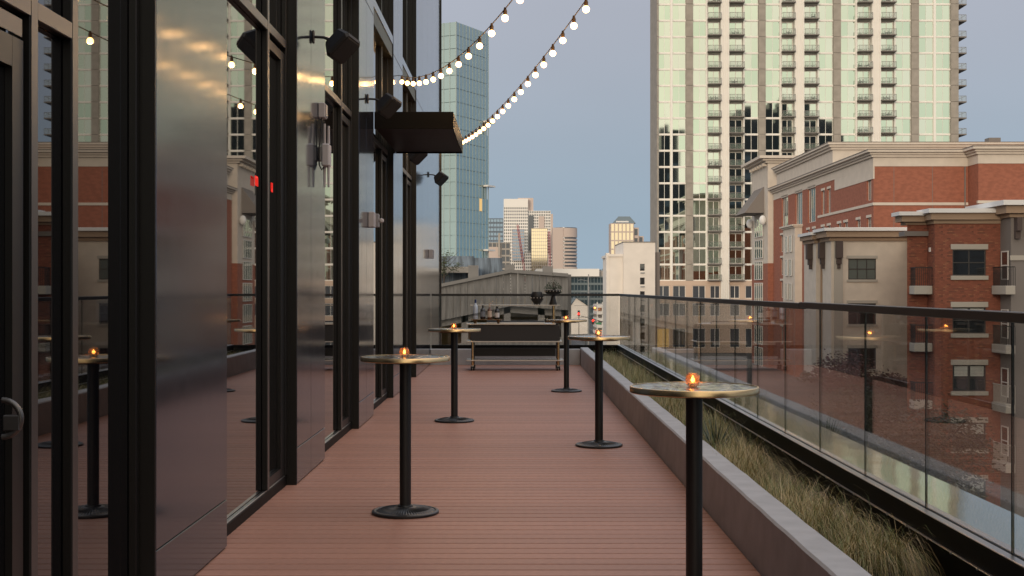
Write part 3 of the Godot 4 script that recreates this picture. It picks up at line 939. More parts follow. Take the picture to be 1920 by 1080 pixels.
func apartments():
	var d := 65.6
	var t := thing("brick_apartment_house", "brown brick apartment house with tan cornices, balconies and white coping", "building", Vector3(24, GROUND, -d))
	var yb := GROUND
	var pitch := 3.02
	var op := []
	for k in 5:
		if 3.595 - pitch * k - 1.37 < yb + 0.4: continue
		op.append([0.93, 2.67, 2.227 - pitch * k - yb, 3.595 - pitch * k - yb])
	var w := MB.new()
	w.wall(Vector3(21.97, yb, -d), Vector3.RIGHT, Vector3.UP, FRONT, 3.43, 5.0 - yb, op, 0.14)
	w.quad_o(Vector3(21.97, yb, -d), Vector3(21.97, yb, -66.8), Vector3(21.97, 5.0, -66.8), Vector3(21.97, 5.0, -d), LEFT)
	w.wall(Vector3(20.9, yb, -66.8), Vector3.RIGHT, Vector3.UP, FRONT, 2.0, 5.0 - yb, [], 0.1)
	w.quad_o(Vector3(20.9, yb, -66.8), Vector3(26.4, yb, -84), Vector3(26.4, 5.0, -84), Vector3(20.9, 5.0, -66.8), LEFT)
	w.quad_o(Vector3(20.9, 5.0, -66.8), Vector3(26.4, 5.0, -84), Vector3(34, 5.0, -84), Vector3(34, 5.0, -66.8), Vector3.UP)
	w.box(26.5, 34, yb, 4.99, -83.9, -67.2)
	hang(t, "brick_wall", w, M.brick_apartment)
	for q in op:
		var x0: float = 21.97 + q[0]
		var y0: float = yb + q[2]
		var fr := window(t, "window", Vector3(x0, y0, -(d + 0.10)), FRONT, 1.74, 1.368, 2, 2, 0.055, M.window_frame_dark, M.apartment_pane, 0.006, 0.07)
		if y0 < 1.0:
			for i in 2:
				for sl in 7:
					bx(fr, "blind_slat", M.blind, x0 + 0.1 + i * 0.84, x0 + 0.80 + i * 0.84, y0 + 0.78 + sl * 0.075, y0 + 0.845 + sl * 0.075, d + 0.045, d + 0.055)
		bx(t, "lintel", M.limestone, x0 - 0.1, x0 + 1.85, y0 + 1.37, y0 + 1.65, d - 0.05, d + 0.05, 0.01)
		bx(t, "sill", M.limestone, x0 - 0.1, x0 + 1.85, y0 - 0.22, y0 - 0.002, d - 0.09, d + 0.05, 0.01)
	cornice(t, "cornice", [[4.95, 5.15, 0.08, M.cornice_tan], [5.15, 5.5, 0.28, M.cornice_tan], [5.5, 5.72, 0.45, M.coping_white]], 21.97, 25.35, d, 67.2)
	cornice(t, "cornice", [[4.35, 4.6, 0.2, M.taupe], [4.95, 5.1, 0.1, M.cornice_tan], [5.1, 5.42, 0.4, M.cornice_tan], [5.42, 5.62, 0.6, M.coping_white]], 20.9, 21.9, 66.8, 67.6)
	# projecting stucco wing on the right
	var w2 := MB.new()
	w2.wall(Vector3(25.4, yb, -64.2), Vector3.RIGHT, Vector3.UP, FRONT, 9.0, 5.2 - yb, [], 0.1)
	w2.quad_o(Vector3(25.4, yb, -64.2), Vector3(25.4, yb, -65.6), Vector3(25.4, 5.2, -65.6), Vector3(25.4, 5.2, -64.2), LEFT)
	w2.box(25.8, 34, yb, 5.2, -69.2, -64.6)
	hang(t, "stucco_wing", w2, M.taupe)
	cornice(t, "cornice", [[5.2, 5.4, 0.12, M.cornice_tan], [5.4, 5.8, 0.4, M.cornice_tan], [5.8, 6.05, 0.62, M.coping_white]], 25.4, 34.0, 64.2, 69)
	for q in [25.55, 26.2]:
		var cb := MB.new()
		cb.box(q, q + 0.25, 4.5, 5.19, -64.19, -63.75); cb.box(q, q + 0.25, 4.1, 4.5, -64.19, -63.95)
		hang(t, "corbel", cb, M.corbel)
	bx(t, "belt_course", M.limestone, 25.34, 34, 3.0, 3.25, 64.13, 64.2)
	# balconies
	for k in 4:
		var y := 1.25 - pitch * k
		balcony(t, 21.05, 21.955, 21.955, y, 65.9, 66.78, false)
		balcony(t, 24.95, 25.39, 25.39, y, 63.6, 65.5, k > 1)
	for k in 4:
		window(t, "side_window", Vector3(25.36, 2.0 - pitch * k, -65.3), LEFT, 0.9, 1.5, 1, 2, 0.06, M.window_frame_white, M.apartment_pane, 0.004, 0.05)
	bx(t, "wall_lamp", M.coping_white, 21.9, 21.968, 3.5, 3.72, 66.2, 66.35)
	# beige wing further back
	var d2 := 84.0
	var t2 := thing("beige_apartment_house", "beige stucco apartment house with dark corbels beside the brick house", "building", Vector3(23, GROUND, -d2))
	var op2 := []
	for k in 4: op2.append([1.14, 3.00, 2.16 - 3.0 * k - yb, 3.56 - 3.0 * k - yb])
	var w3 := MB.new()
	w3.wall(Vector3(21.2, yb, -d2), Vector3.RIGHT, Vector3.UP, FRONT, 6.2, 5.0 - yb, op2, 0.14)
	w3.quad_o(Vector3(21.2, yb, -d2), Vector3(21.2, yb, -87), Vector3(21.2, 5.0, -87), Vector3(21.2, 5.0, -d2), LEFT)
	w3.quad_o(Vector3(20.9, yb, -87), Vector3(21.2, yb, -87), Vector3(21.2, 5.0, -87), Vector3(20.9, 5.0, -87), FRONT)
	w3.quad_o(Vector3(20.9, yb, -87), Vector3(20.9, yb, -90.5), Vector3(20.9, 5.0, -90.5), Vector3(20.9, 5.0, -87), LEFT)
	w3.quad_o(Vector3(20.9, yb, -90.5), Vector3(24.0, yb, -104), Vector3(24.0, 5.0, -104), Vector3(20.9, 5.0, -90.5), LEFT)
	w3.quad_o(Vector3(20.9, 5.0, -87), Vector3(20.9, 5.0, -90.5), Vector3(30, 5.0, -90.5), Vector3(30, 5.0, -87), Vector3.UP)
	w3.box(24.2, 30, yb, 4.99, -104, -84.5)
	hang(t2, "stucco_wall", w3, M.beige)
	for q in op2:
		var x0: float = 21.2 + q[0]
		var y0: float = yb + q[2]
		window(t2, "window", Vector3(x0, y0, -(d2 + 0.1)), FRONT, 1.86, 1.4, 3, 2, 0.06, M.window_frame_dark, M.pale_pane if y0 > 0 else M.apartment_pane, 0.005, 0.07)
		bx(t2, "lintel", M.limestone, x0 - 0.1, x0 + 1.96, y0 + 1.402, y0 + 1.6, d2 - 0.05, d2 + 0.05)
		bx(t2, "sill", M.limestone, x0 - 0.1, x0 + 1.96, y0 - 0.16, y0 - 0.002, d2 - 0.07, d2 + 0.05)
	cornice(t2, "cornice", [[4.75, 5.0, 0.15, M.cornice_tan], [5.0, 5.4, 0.42, M.cornice_tan], [5.4, 5.6, 0.62, M.coping_white]], 21.2, 27.4, d2, 86.6)
	cornice(t2, "cornice", [[4.7, 4.95, 0.15, M.cornice_tan], [4.95, 5.25, 0.35, M.cornice_tan], [5.25, 5.45, 0.5, M.coping_white]], 20.9, 21.1, 87, 90.4)
	bx(t2, "roof_deck", M.coping_white, 22.0, 27.0, 5.601, 5.75, 86, 95)
	for q in [[85.6, 86.05, 21.2], [87.9, 88.4, 20.9]]:
		var sc := MB.new()
		sc.box(q[2] - 0.4, q[2] - 0.002, 3.6, 4.7, -q[1], -q[0]); sc.box(q[2] - 0.28, q[2] - 0.002, 3.2, 3.6, -q[1] + 0.06, -q[0] - 0.06); sc.box(q[2] - 0.2, q[2] - 0.002, 2.9, 3.2, -q[1] + 0.12, -q[0] - 0.12)
		hang(t2, "corbel", sc, M.corbel)
	for q in [[21.45, 21.9, d2]]:
		bx(t2, "pilaster_strip", M.limestone, q[0] - 0.06, q[1] + 0.06, yb, 4.74, d2 - 0.1, d2 - 0.001)
		var cb := MB.new()
		cb.box(q[0], q[1], 3.6, 4.73, -(d2 - 0.101), -(d2 - 0.4)); cb.box(q[0] + 0.06, q[1] - 0.06, 3.2, 3.6, -(d2 - 0.101), -(d2 - 0.28)); cb.box(q[0] + 0.12, q[1] - 0.12, 2.9, 3.2, -(d2 - 0.101), -(d2 - 0.2))
		hang(t2, "corbel", cb, M.corbel)
	bx(t2, "downpipe", M.cornice_tan, 21.08, 21.19, yb, 4.7, 86.4, 86.52)
	# bank of brown pine straw in front of the houses
	var e := MB.new()
	var nz := FastNoiseLite.new()
	nz.seed = 11; nz.frequency = 0.15
	var hs := func(i: int, j: int) -> Vector3:
		var x := 13.0 + i * 1.0
		var dd := 42.0 + j * 1.75
		var y: float = -10.35 + 5.9 * smoothstep(54.0 + (x - 13.0) * 0.8, 82.0, dd) + nz.get_noise_2d(x * 3.0, dd * 3.0) * 0.25
		return Vector3(x, y, -dd)
	for i in 26:
		for j in 24:
			e.quad_o(hs.call(i, j), hs.call(i + 1, j), hs.call(i + 1, j + 1), hs.call(i, j + 1), Vector3.UP)
	var bank := hang(self, "bank", e, M.mulch)
	structure(bank)
	bank.set_meta("label", "sloping bank of brown pine straw below the houses")

func balcony(t: Node3D, x0: float, x1: float, xw: float, y: float, d0: float, d1: float, solid: bool):
	var s := bx(t, "balcony", M.limestone, x0 - 0.05, x1, y, y + 0.45, d0, d1, 0.02)
	var r := MB.new()
	var xr := x1
	r.box(x0, xr, y + 1.38, y + 1.43, -(d0 + 0.07), -(d0 + 0.03)); r.box(x0, x0 + 0.04, y + 1.38, y + 1.43, -d1, -(d0 + 0.07))
	var x := x0
	while x < xr:
		r.box(x, x + 0.02, y + 0.45, y + 1.38, -(d0 + 0.06), -(d0 + 0.04)); x += 0.11
	var dd := d0 + 0.15
	while dd < d1:
		r.box(x0 + 0.01, x0 + 0.03, y + 0.45, y + 1.38, -(dd + 0.02), -dd); dd += 0.11
	hang(s, "railing", r, M.limestone if solid else M.iron)

func city_near():
	tower()
	brick_hotel()
	apartments()
	shrub("red_shrub", "dark red leafy shrub on the bank by the beige house wall", Vector3(20.6, -5.3, -79.0), 1.8, Color(0.095, 0.035, 0.032), 3600, 5)
	shrub("red_shrub", "small dark red shrub on the bank next to the larger shrub", Vector3(23.6, -5.4, -79.0), 1.1, Color(0.085, 0.038, 0.03), 1600, 6)
	shrub("green_shrub", "low dark green shrub on the bank beside the brick house", Vector3(19.4, -5.2, -81.0), 1.0, Color(0.045, 0.055, 0.028), 1500, 8)
	tree("bare_tree", "thin brown leaved street tree in front of the brick house", Vector3(17.3, GROUND + 0.1, -52.0), 7.0, 2.3, Color(0.062, 0.05, 0.03), 12000, 3)
	tree("bushy_tree", "bushy dark olive tree on the bank before the beige house", Vector3(16.6, -8.6, -60.0), 5.2, 2.4, Color(0.042, 0.04, 0.022), 12000, 14)
	tree("green_tree", "small green tree behind the parking ramp wall", Vector3(-5.9, 1.2, -104.0), 3.4, 1.5, Color(0.06, 0.075, 0.03), 900, 9)

func leaves(b: MB, o: Vector3, rad: Vector3, n: int, size: float, col: Color, r: RandomNumberGenerator):
	# clumps of leaf-sized faces spread through the crown
	var clumps := []
	for i in maxi(6, n / 45):
		var u := Vector3(r.randfn(), r.randfn(), r.randfn()).normalized() * pow(r.randf(), 0.45)
		clumps.append(o + u * rad)
	for i in n:
		var c: Vector3 = clumps[r.randi() % clumps.size()]
		var p := c + Vector3(r.randfn(), r.randfn(), r.randfn()) * rad * 0.15
		var a := Vector3(r.randfn(), r.randfn(), r.randfn()).normalized()
		var u := a.cross(Vector3(0.3, 1, 0.2)).normalized()
		var v := a.cross(u)
		var s := size * r.randf_range(0.6, 1.4)
		b.tint = col * r.randf_range(0.6, 1.5)
		b.quad(p - u * s, p - v * s * 0.45, p + u * s, p + v * s * 0.45)

func shrub(called: String, label: String, at: Vector3, rad: float, col: Color, n: int, sd: int):
	var r := RandomNumberGenerator.new()
	r.seed = sd
	var t := thing(called, label, "shrub", at, "shrubs on the bank")
	var b := MB.new()
	leaves(b, Vector3(0, rad * 0.75, 0), Vector3(rad, rad * 0.75, rad), n, 0.10, col, r)
	part(t, "foliage", b.mesh(), M.leaf)
	var s := MB.new()
	for i in 5:
		var a := TAU * i / 5.0
		s.tube([Vector3(0, -0.2, 0), Vector3(cos(a) * rad * 0.6, rad, sin(a) * rad * 0.6)], [0.04, 0.012], 6)
	part(t, "stems", s.mesh(), M.bark)

func tree(called: String, label: String, at: Vector3, h: float, rad: float, col: Color, n: int, sd: int):
	var r := RandomNumberGenerator.new()
	r.seed = sd
	var t := thing(called, label, "tree", at)
	var s := MB.new()
	s.tube([Vector3(0, -0.4, 0), Vector3(0.05, h * 0.4, 0), Vector3(0, h * 0.9, 0.05)], [h * 0.022, h * 0.016, 0.012], 8)
	for i in 9:
		var a := r.randf() * TAU
		var y := h * r.randf_range(0.35, 0.75)
		s.tube([Vector3(0.03, y, 0), Vector3(cos(a) * rad * 0.5, y + rad * 0.35, sin(a) * rad * 0.5), Vector3(cos(a) * rad * 0.85, y + rad * 0.7, sin(a) * rad * 0.85)], [h * 0.009, h * 0.006, 0.008], 6)
	part(t, "trunk", s.mesh(), M.bark)
	var b := MB.new()
	leaves(b, Vector3(0, h * 0.68, 0), Vector3(rad, h * 0.34, rad), n, 0.075, col, r)
	part(t, "crown", b.mesh(), M.leaf)

# ---------------------------------------------------------------- city further away
func city_far():
	parking_ramp()
	white_building()
	glass_tower()
	skyline()

# sloping concrete slab of a ramp: along x from (x0, y0) to (x1, y1), height h, thickness in d
func sloped(b: MB, x0: float, y0: float, x1: float, y1: float, h: float, d0: float, d1: float):
	var p := []
	for d in [d0, d1]:
		p.append_array([Vector3(x0, y0, -d), Vector3(x1, y1, -d), Vector3(x1, y1 + h, -d), Vector3(x0, y0 + h, -d)])
	b.quad_o(p[0], p[1], p[2], p[3], FRONT); b.quad_o(p[4], p[5], p[6], p[7], -FRONT)
	b.quad_o(p[3], p[2], p[6], p[7], Vector3.UP); b.quad_o(p[0], p[1], p[5], p[4], Vector3.DOWN)
	b.quad_o(p[0], p[3], p[7], p[4], Vector3.LEFT); b.quad_o(p[1], p[2], p[6], p[5], Vector3.RIGHT)

func parking_ramp():
	var d := 75.0
	var t := thing("parking_ramp", "grey concrete parking ramp with board marked sloping walls beyond the deck", "parking ramp", Vector3(0, GROUND, -d))
	var segs := [[-14.0, -0.1, -0.24, 2.70], [-0.24, 2.70, 3.2, 2.46]]
	for s in segs:
		# the upper parapet is cast in ribs: each board a strip of its own, proud by turns
		var n := int((s[2] - s[0]) / 0.42)
		for i in n:
			var xa: float = s[0] + (s[2] - s[0]) * i / n
			var xb: float = s[0] + (s[2] - s[0]) * (i + 1) / n
			var ya: float = s[1] + (s[3] - s[1]) * i / n
			var yb: float = s[1] + (s[3] - s[1]) * (i + 1) / n
			var b := MB.new()
			sloped(b, xa + 0.008, ya - 2.2, xb - 0.008, yb - 2.2, 2.0, d + rng.randf() * 0.02, d + 0.3)
			hang(t, "parapet_board", b, M.concrete)
		var c := MB.new()
		sloped(c, s[0], s[1] - 0.2, s[2], s[3] - 0.2, 0.2, d - 0.12, d + 0.4)
		hang(t, "parapet_cap", c, M.concrete_cap)
		var l := MB.new()
		sloped(l, s[0], s[1] - 5.2, s[2], s[3] - 5.6, 1.7, d + 0.05, d + 0.4)
		hang(t, "lower_parapet", l, M.concrete)
		var f := MB.new()
		sloped(f, s[0], s[1] - 2.6, s[2], s[3] - 2.6, 0.4, d + 0.31, d + 16)
		sloped(f, s[0], s[1] - 5.4, s[2], s[3] - 5.9, 0.3, d + 0.41, d + 16)
		hang(t, "floor_slab", f, M.concrete_cap)
	for x in [-12.0, -7.8, -3.0, -0.45, 1.6, 3.0]:
		bx(t, "column", M.concrete_cap, x - 0.2, x + 0.2, GROUND, 2.2 - 0.2 * absf(x) * (1.0 if x < 0 else 0.3), d + 0.31, d + 0.8)
	for q in [[-2.5, 2.2, 2.95], [-0.3, 2.5, 3.0], [2.0, 2.3, 2.9]]:
		bx(t, "parapet_post", M.concrete_cap, q[0] - 0.3, q[0] + 0.3, q[1], q[2], d + 0.41, d + 1.6)
	bx(t, "back_wall", M.ochre, -14, 3.0, GROUND, 0.9, d + 9, d + 9.3)
	bx(t, "end_wall", M.concrete, 3.0, 3.4, GROUND, 2.4, d + 0.41, d + 16)
	bx(t, "front_foot", M.concrete, -14, 3.2, GROUND, -3.6, d + 0.05, d + 0.3)
	var t2 := thing("blue_grey_wall", "smooth blue grey roof screen behind the parking ramp", "wall", Vector3(-3, GROUND, -112))
	bx(t2, "screen_panel", M.blue_wall, -12.0, -3.6, GROUND, 4.4, 110, 112)
	bx(t2, "screen_panel", M.blue_wall, -3.59, -1.1, GROUND, 4.25, 110.2, 112)
	bx(t2, "parapet", M.concrete_cap, -12, -3.2, 2.9, 3.4, 106, 109.9)

func white_building():
	var d := 170.0
	var s := d / 2350.0
	var t := thing("white_building", "plain white stucco building with a column of small dark windows", "building", Vector3(16, GROUND, -d))
	var b := MB.new()
	var op := []
	for k in 8: op.append([2.25, 2.88, 13.15 - 1.86 * k - 0.94 + 2.25, 13.15 - 1.86 * k + 2.25])
	b.wall(Vector3(14.75, GROUND, -d), Vector3.RIGHT, Vector3.UP, FRONT, 4.3, 18.3, op, 0.25)
	b.box(14.78, 19.04, GROUND, GROUND + 18.28, -(d + 14), -(d + 0.3))
	b.quad_o(Vector3(14.75, GROUND, -d), Vector3(14.75, GROUND, -(d + 14)), Vector3(14.75, GROUND + 18.3, -(d + 14)), Vector3(14.75, GROUND + 18.3, -d), LEFT)
	hang(t, "stucco_wall", b, M.white_stucco)
	bx(t, "roof_edge", M.slab, 14.7, 19.1, GROUND + 18.3, GROUND + 18.42, d - 0.08, d + 14)
	for q in op:
		window(t, "window", Vector3(14.75 + q[0], GROUND + q[2], -(d + 0.2)), FRONT, 0.63, 0.94, 1, 2, 0.04, M.window_frame_dark, M.apartment_pane, 0.003)
		bx(t, "air_conditioner", M.galvanised, 14.75 + q[0] + 0.05, 14.75 + q[1] - 0.02, GROUND + q[2] - 0.38, GROUND + q[2] - 0.2, d - 0.12, d + 0.02)
	# lower wing with a stepped corner and moulded top
	bx(t, "side_wing", M.white_stucco, 12.95, 14.74, GROUND, GROUND + 16.4, d + 0.8, d + 14)
	bx(t, "side_wing_top", M.white_stucco, 12.75, 14.74, GROUND + 16.4, GROUND + 16.75, d + 0.6, d + 14)
	bx(t, "corner_pilaster", M.white_stucco, 12.5, 12.94, GROUND, GROUND + 16.9, d + 0.9, d + 3)
	bx(t, "rear_block", M.taupe, 19.06, 19.8, GROUND + 8.0, GROUND + 17.0, d + 1, d + 10)

func glass_tower():
	var t := thing("glass_tower", "blue green glass office tower with narrow corner and notched terraces", "tower", Vector3(-17, GROUND, -366))
	var p1 := Vector3(-17.1, 0, -366)
	var p2 := Vector3(-8.1, 0, -383)
	var p0 := Vector3(-30.0, 0, -372.8)
	var p3 := p0 + p2 - p1
	var top := 79.5
	var c := MB.new()
	var inset := 0.5
	var mid := (p0 + p2) / 2.0
	var q := []
	for p in [p0, p1, p2, p3]: q.append(p + (mid - p).normalized() * inset)
	for i in 4:
		var a: Vector3 = q[i]
		var b: Vector3 = q[(i + 1) % 4]
		c.quad_o(Vector3(a.x, GROUND, a.z), Vector3(b.x, GROUND, b.z), Vector3(b.x, top, b.z), Vector3(a.x, top, a.z), (a + b) / 2.0 - mid)
	c.quad_o(q[0] + Vector3.UP * top, q[1] + Vector3.UP * top, q[2] + Vector3.UP * top, q[3] + Vector3.UP * top, Vector3.UP)
	hang(t, "core", c, M.teal_pane)
	var fh := 3.9
	for side in [[p1, p2, 10, M.teal_pane], [p0, p1, 7, M.teal_pane]]:
		var a: Vector3 = side[0]
		var b: Vector3 = side[1]
		var u := (b - a).normalized()
		var n := Vector3.UP.cross(u) * -1.0
		n = u.cross(Vector3.UP)
		if n.dot((a + b) / 2.0 - mid) < 0: n = -n
		var ln := (b - a).length()
		var turn := Basis(Vector3.UP.cross(n), Vector3.UP, n)
		for k in 21:
			for i in side[2]:
				var w: float = ln / side[2]
				if side[2] == 10 and i >= 8 and (k == 17 or k == 12 or k == 7): continue
				var at: Vector3 = a + u * (w * (i + 0.5)) + Vector3.UP * (top - fh * (k + 0.5)) - t.position
				var m: Material = side[3]
				if rng.randf() < 0.015 and k > 8: m = M.lit_window
				part(t, "pane", box_mesh(Vector3(w - 0.08, fh - 0.14, 0.1)), m, at, turn * Basis.from_euler(Vector3(rng.randfn(0, 0.004), rng.randfn(0, 0.006), 0)))
		for i in side[2] + 1:
			var w: float = ln / side[2]
			part(t, "mullion", box_mesh(Vector3(0.16, top - GROUND, 0.3)), M.mullion_pale, a + u * (w * i) + Vector3.UP * ((top + GROUND) / 2.0) - t.position, turn)
	for k in [7, 12, 17]:
		var y: float = top - fh * k
		part(t, "terrace_slab", box_mesh(Vector3(1.6, 0.5, 4.6)), M.far_white, p2 + Vector3(0.4, y, 1.2) - t.position, Basis(Vector3.UP, -0.49))

# far facade with a grid of small windows: the frame grid is one mass of geometry, too fine to pick apart
func grid_block(t: Node3D, called: String, x0: float, x1: float, y0: float, y1: float, d: float, depth: float, wall_m: Material, pane_m: Material, nx: int, ny: int, fx := 0.55, fy := 0.6):
	bx(t, called, pane_m, x0 + 0.2, x1 - 0.2, y0, y1 - 0.3, d + 0.5, d + depth)
	var b := MB.new()
	var w := (x1 - x0) / nx
	var h := (y1 - y0) / ny
	for i in nx + 1:
		var hw := w * (1.0 - fx) / 2.0
		b.box(maxf(x0, x0 + w * i - hw), minf(x1, x0 + w * i + hw), y0, y1, -(d + 0.5), -d)
	for j in ny + 1:
		var hh := h * (1.0 - fy) / 2.0
		b.box(x0, x1, maxf(y0, y0 + h * j - hh), minf(y1, y0 + h * j + hh), -(d + 0.52), -(d + 0.05))
	for sx in [x0, x1]:
		b.box(sx - 0.15, sx + 0.15, y0, y1, -(d + depth), -(d + 0.5))
	b.box(x0, x1, y1 - 0.6, y1, -(d + depth), -(d + 0.5))
	stuff(hang(t, called + "_frame", b, wall_m))

func skyline():
	var d := 1600.0
	var k := d / 2350.0
	var t := thing("white_grid_tower", "white gridded high rise in two steps on the far skyline", "tower", Vector3(16, GROUND, -d))
	grid_block(t, "lower_block", -14.0, 47.0, GROUND, 46.0, d - 30, 30, M.far_white, M.far_dark, 24, 14, 0.6, 0.62)
	grid_block(t, "left_block", -14.0, 17.0, 46.0, 106.0, d, 40, M.far_white, M.far_dark, 13, 15, 0.55, 0.62)
	grid_block(t, "right_block", 17.0, 46.0, 46.0, 101.0, d + 4, 40, M.far_white, M.far_dark, 13, 15, 0.6, 0.65)
	bx(t, "crown", M.far_white, -14.0, 17.0, 106.0, 116.0, d, d + 30)
	bx(t, "crown_back", M.far_pink, 4.0, 24.0, 101.0, 118.0, d + 12, d + 40)
	bx(t, "dark_slot", M.far_dark, 17.2, 24.0, 50.0, 95.0, d + 2, d + 6)
	grid_block(t, "gold_screen", 21.0, 41.0, 22.0, 77.0, d - 32.4, 2.3, M.far_pink, M.far_gold, 8, 13, 0.9, 0.88)
	bx(t, "gold_screen", M.far_pink, 31.0, 38.0, 76.0, 94.0, d + 2.5, d + 3.5)
	grid_block(t, "blue_screen", -3.0, 12.0, 36.0, 76.0, d - 32.4, 2.3, M.far_pink, M.far_blue, 7, 10, 0.8, 0.75)
	bx(t, "blue_screen", M.far_blue, 18.0, 42.0, GROUND, 21.0, d - 31.5, d - 30.6)
	bx(t, "side_slab", M.far_pink, 46.1, 49.0, GROUND, 97.0, d + 4, d + 40)
	var t1 := thing("round_tower", "pink round ended office block with banded windows on the skyline", "tower", Vector3(62, GROUND, -1500))
	var cyl := MB.new()
	cyl.lathe(Vector3(61.0, 0, -1516), [[14.0, GROUND], [14.0, 75.0], [0.01, 75.1]], 40)
	hang(t1, "body", cyl, M.far_dark)
	for j in 17:
		var rb := MB.new()
		var y := -4.0 + j * 4.2
		rb.lathe(Vector3(61.0, 0, -1516), [[14.0, y], [14.6, y], [14.6, y + (2.2 if j < 16 else 11.0)], [14.0, y + (2.2 if j < 16 else 11.0)]], 40)
		hang(t1, "floor_band", rb, M.far_pink)
	bx(t1, "flat_end", M.far_pink, 45.5, 58.0, GROUND, 74.5, 1500.8, 1530)
	for j in 16:
		bx(t1, "strip_window", M.far_dark, 48.0, 57.0, -1.8 + j * 4.2, -0.3 + j * 4.2, 1500.2, 1500.79) if j < 6 else null
	var t2 := thing("gold_tower", "office tower with gold windows and dark hipped roof on the skyline", "tower", Vector3(105, GROUND, -1200))
	var e := 1200.0
	grid_block(t2, "shaft", 92.0, 114.0, GROUND, 64.0, e, 24, M.far_pink, M.far_gold, 6, 9, 0.7, 0.85)
	grid_block(t2, "shoulder", 114.0, 119.0, GROUND, 60.0, e + 3, 22, M.far_pink, M.far_dark, 1, 8, 0.6, 0.7)
	grid_block(t2, "shoulder", 119.0, 124.0, GROUND, 52.0, e + 6, 18, M.far_pink, M.far_dark, 1, 8, 0.6, 0.7)
	var rf := MB.new()
	rf.quad_o(Vector3(94, 64, -e), Vector3(116, 64, -e), Vector3(111, 71, -e - 8), Vector3(100, 71, -e - 8), Vector3(0, 1, 1))
	rf.tri_o(Vector3(116, 64, -e), Vector3(116, 64, -e - 20), Vector3(111, 71, -e - 8), Vector3(1, 1, 0))
	rf.tri_o(Vector3(94, 64, -e), Vector3(94, 64, -e - 20), Vector3(100, 71, -e - 8), Vector3(-1, 1, 0))
	rf.quad_o(Vector3(94, 64, -e - 20), Vector3(116, 64, -e - 20), Vector3(111, 71, -e - 8), Vector3(100, 71, -e - 8), Vector3(0, 1, -1))
	hang(t2, "roof", rf, M.far_roof)
	bx(t2, "roof_sign", M.coping_white, 97.0, 109.0, 64.8, 66.2, e - 0.6, e - 0.2)
	var t3 := thing("grey_office_block", "pale grey office block behind the glass tower on the skyline", "building", Vector3(-30, GROUND, -1400))
	grid_block(t3, "body", -34.0, -13.0, GROUND, 80.0, 1400, 30, M.blue_wall, M.far_blue, 6, 18, 0.8, 0.6)
	var t4 := thing("unfinished_building", "unfinished concrete frame building lit orange beside the glass tower", "building", Vector3(-22, GROUND, -1100))
	grid_block(t4, "frame", -23.5, -4.0, GROUND, 42.0, 1100, 24, M.concrete_cap, M.far_dark, 5, 9, 0.8, 0.75)
	bx(t4, "sheeted_side", M.far_pink, -23.5, -12.5, GROUND, 38.0, 1098, 1099.4)
	bx(t4, "lift_tower", M.concrete_cap, -14.5, -12.6, 30.0, 50.0, 1097, 1099)
	for q in [["red tower crane with sloping jib before the white grid tower", 3.6, 80.0, 17.0, GROUND], ["red tower crane mast at the right edge of the white grid tower", 42.5, 72.0, 43.5, GROUND]]:
		var cr := thing("tower_crane", q[0], "crane", Vector3(q[3], GROUND, -1540), "cranes on the skyline")
		var m := MB.new()
		for s in [-0.9, 0.9]:
			m.bar(Vector3(q[3] + s, q[4], -1540), Vector3(q[1] + s, q[2], -1540), 0.7, 0.7)
		for i in 22:
			var f := i / 22.0
			var g := (i + 1) / 22.0
			var a := Vector3(q[3], q[4], -1540).lerp(Vector3(q[1], q[2], -1540), f)
			var b2 := Vector3(q[3], q[4], -1540).lerp(Vector3(q[1], q[2], -1540), g)
			m.bar(a + Vector3(-0.9, 0, 0), b2 + Vector3(0.9, 0, 0), 0.4, 0.4)
		hang(cr, "lattice", m, M.crane_red)
	var t5 := thing("low_glass_building", "low wide blue glass building beyond the street", "building", Vector3(28, GROUND, -460))
	grid_block(t5, "glass_front", 17.0, 36.5, GROUND, 6.0, 460, 40, M.far_roof, M.low_glass, 16, 6, 0.85, 0.7)
	bx(t5, "parapet", M.far_white, 8.0, 31.0, 6.0, 8.8, 459, 500)
	bx(t5, "penthouse", M.concrete_cap, 31.1, 40.0, 6.0, 8.2, 462, 495)
	for i in 7:
		bx(t5, "rooftop_unit", M.far_roof, 31.5 + i * 1.1, 32.2 + i * 1.1, 8.2, 8.6 + (i % 3) * 0.3, 465, 467)

# buildings behind the camera, seen in the mirror glass of the tower
func behind():
	var list := [["wide dark office block mirrored in the tower glass", 99.0, 150.0, 80.0, 110.0], ["slim dark tower mirrored at the tower's left edge", 66.0, 78.0, 75.0, 120.0], ["low dark office block mirrored in the lower tower glass", 80.0, 130.0, 30.0, 100.0], ["mid height dark block mirrored below the slim tower", 60.0, 79.0, 52.0, 104.0], ["dark block with a stepped top mirrored in the tower glass", 126.0, 138.0, 90.0, 136.0]]
	for q in list:
		var t := thing("city_block", q[0], "building", Vector3((q[1] + q[2]) / 2.0, GROUND, q[4]), "city blocks behind the terrace")
		bx(t, "body", M.city_dark, q[1], q[2], GROUND, q[3], -q[4] - 25, -q[4])
		bx(t, "roof_house", M.city_dark, q[1] + 3, (q[1] + q[2]) / 2.0, q[3], q[3] + 4.0, -q[4] - 20, -q[4] - 4)
		for k in 8:
			bx(t, "window_band", M.far_dark, q[1] + 1, q[2] - 1, GROUND + 6 + k * q[3] / 9.0, GROUND + 9 + k * q[3] / 9.0, -q[4] - 0.1, -q[4] + 0.15)

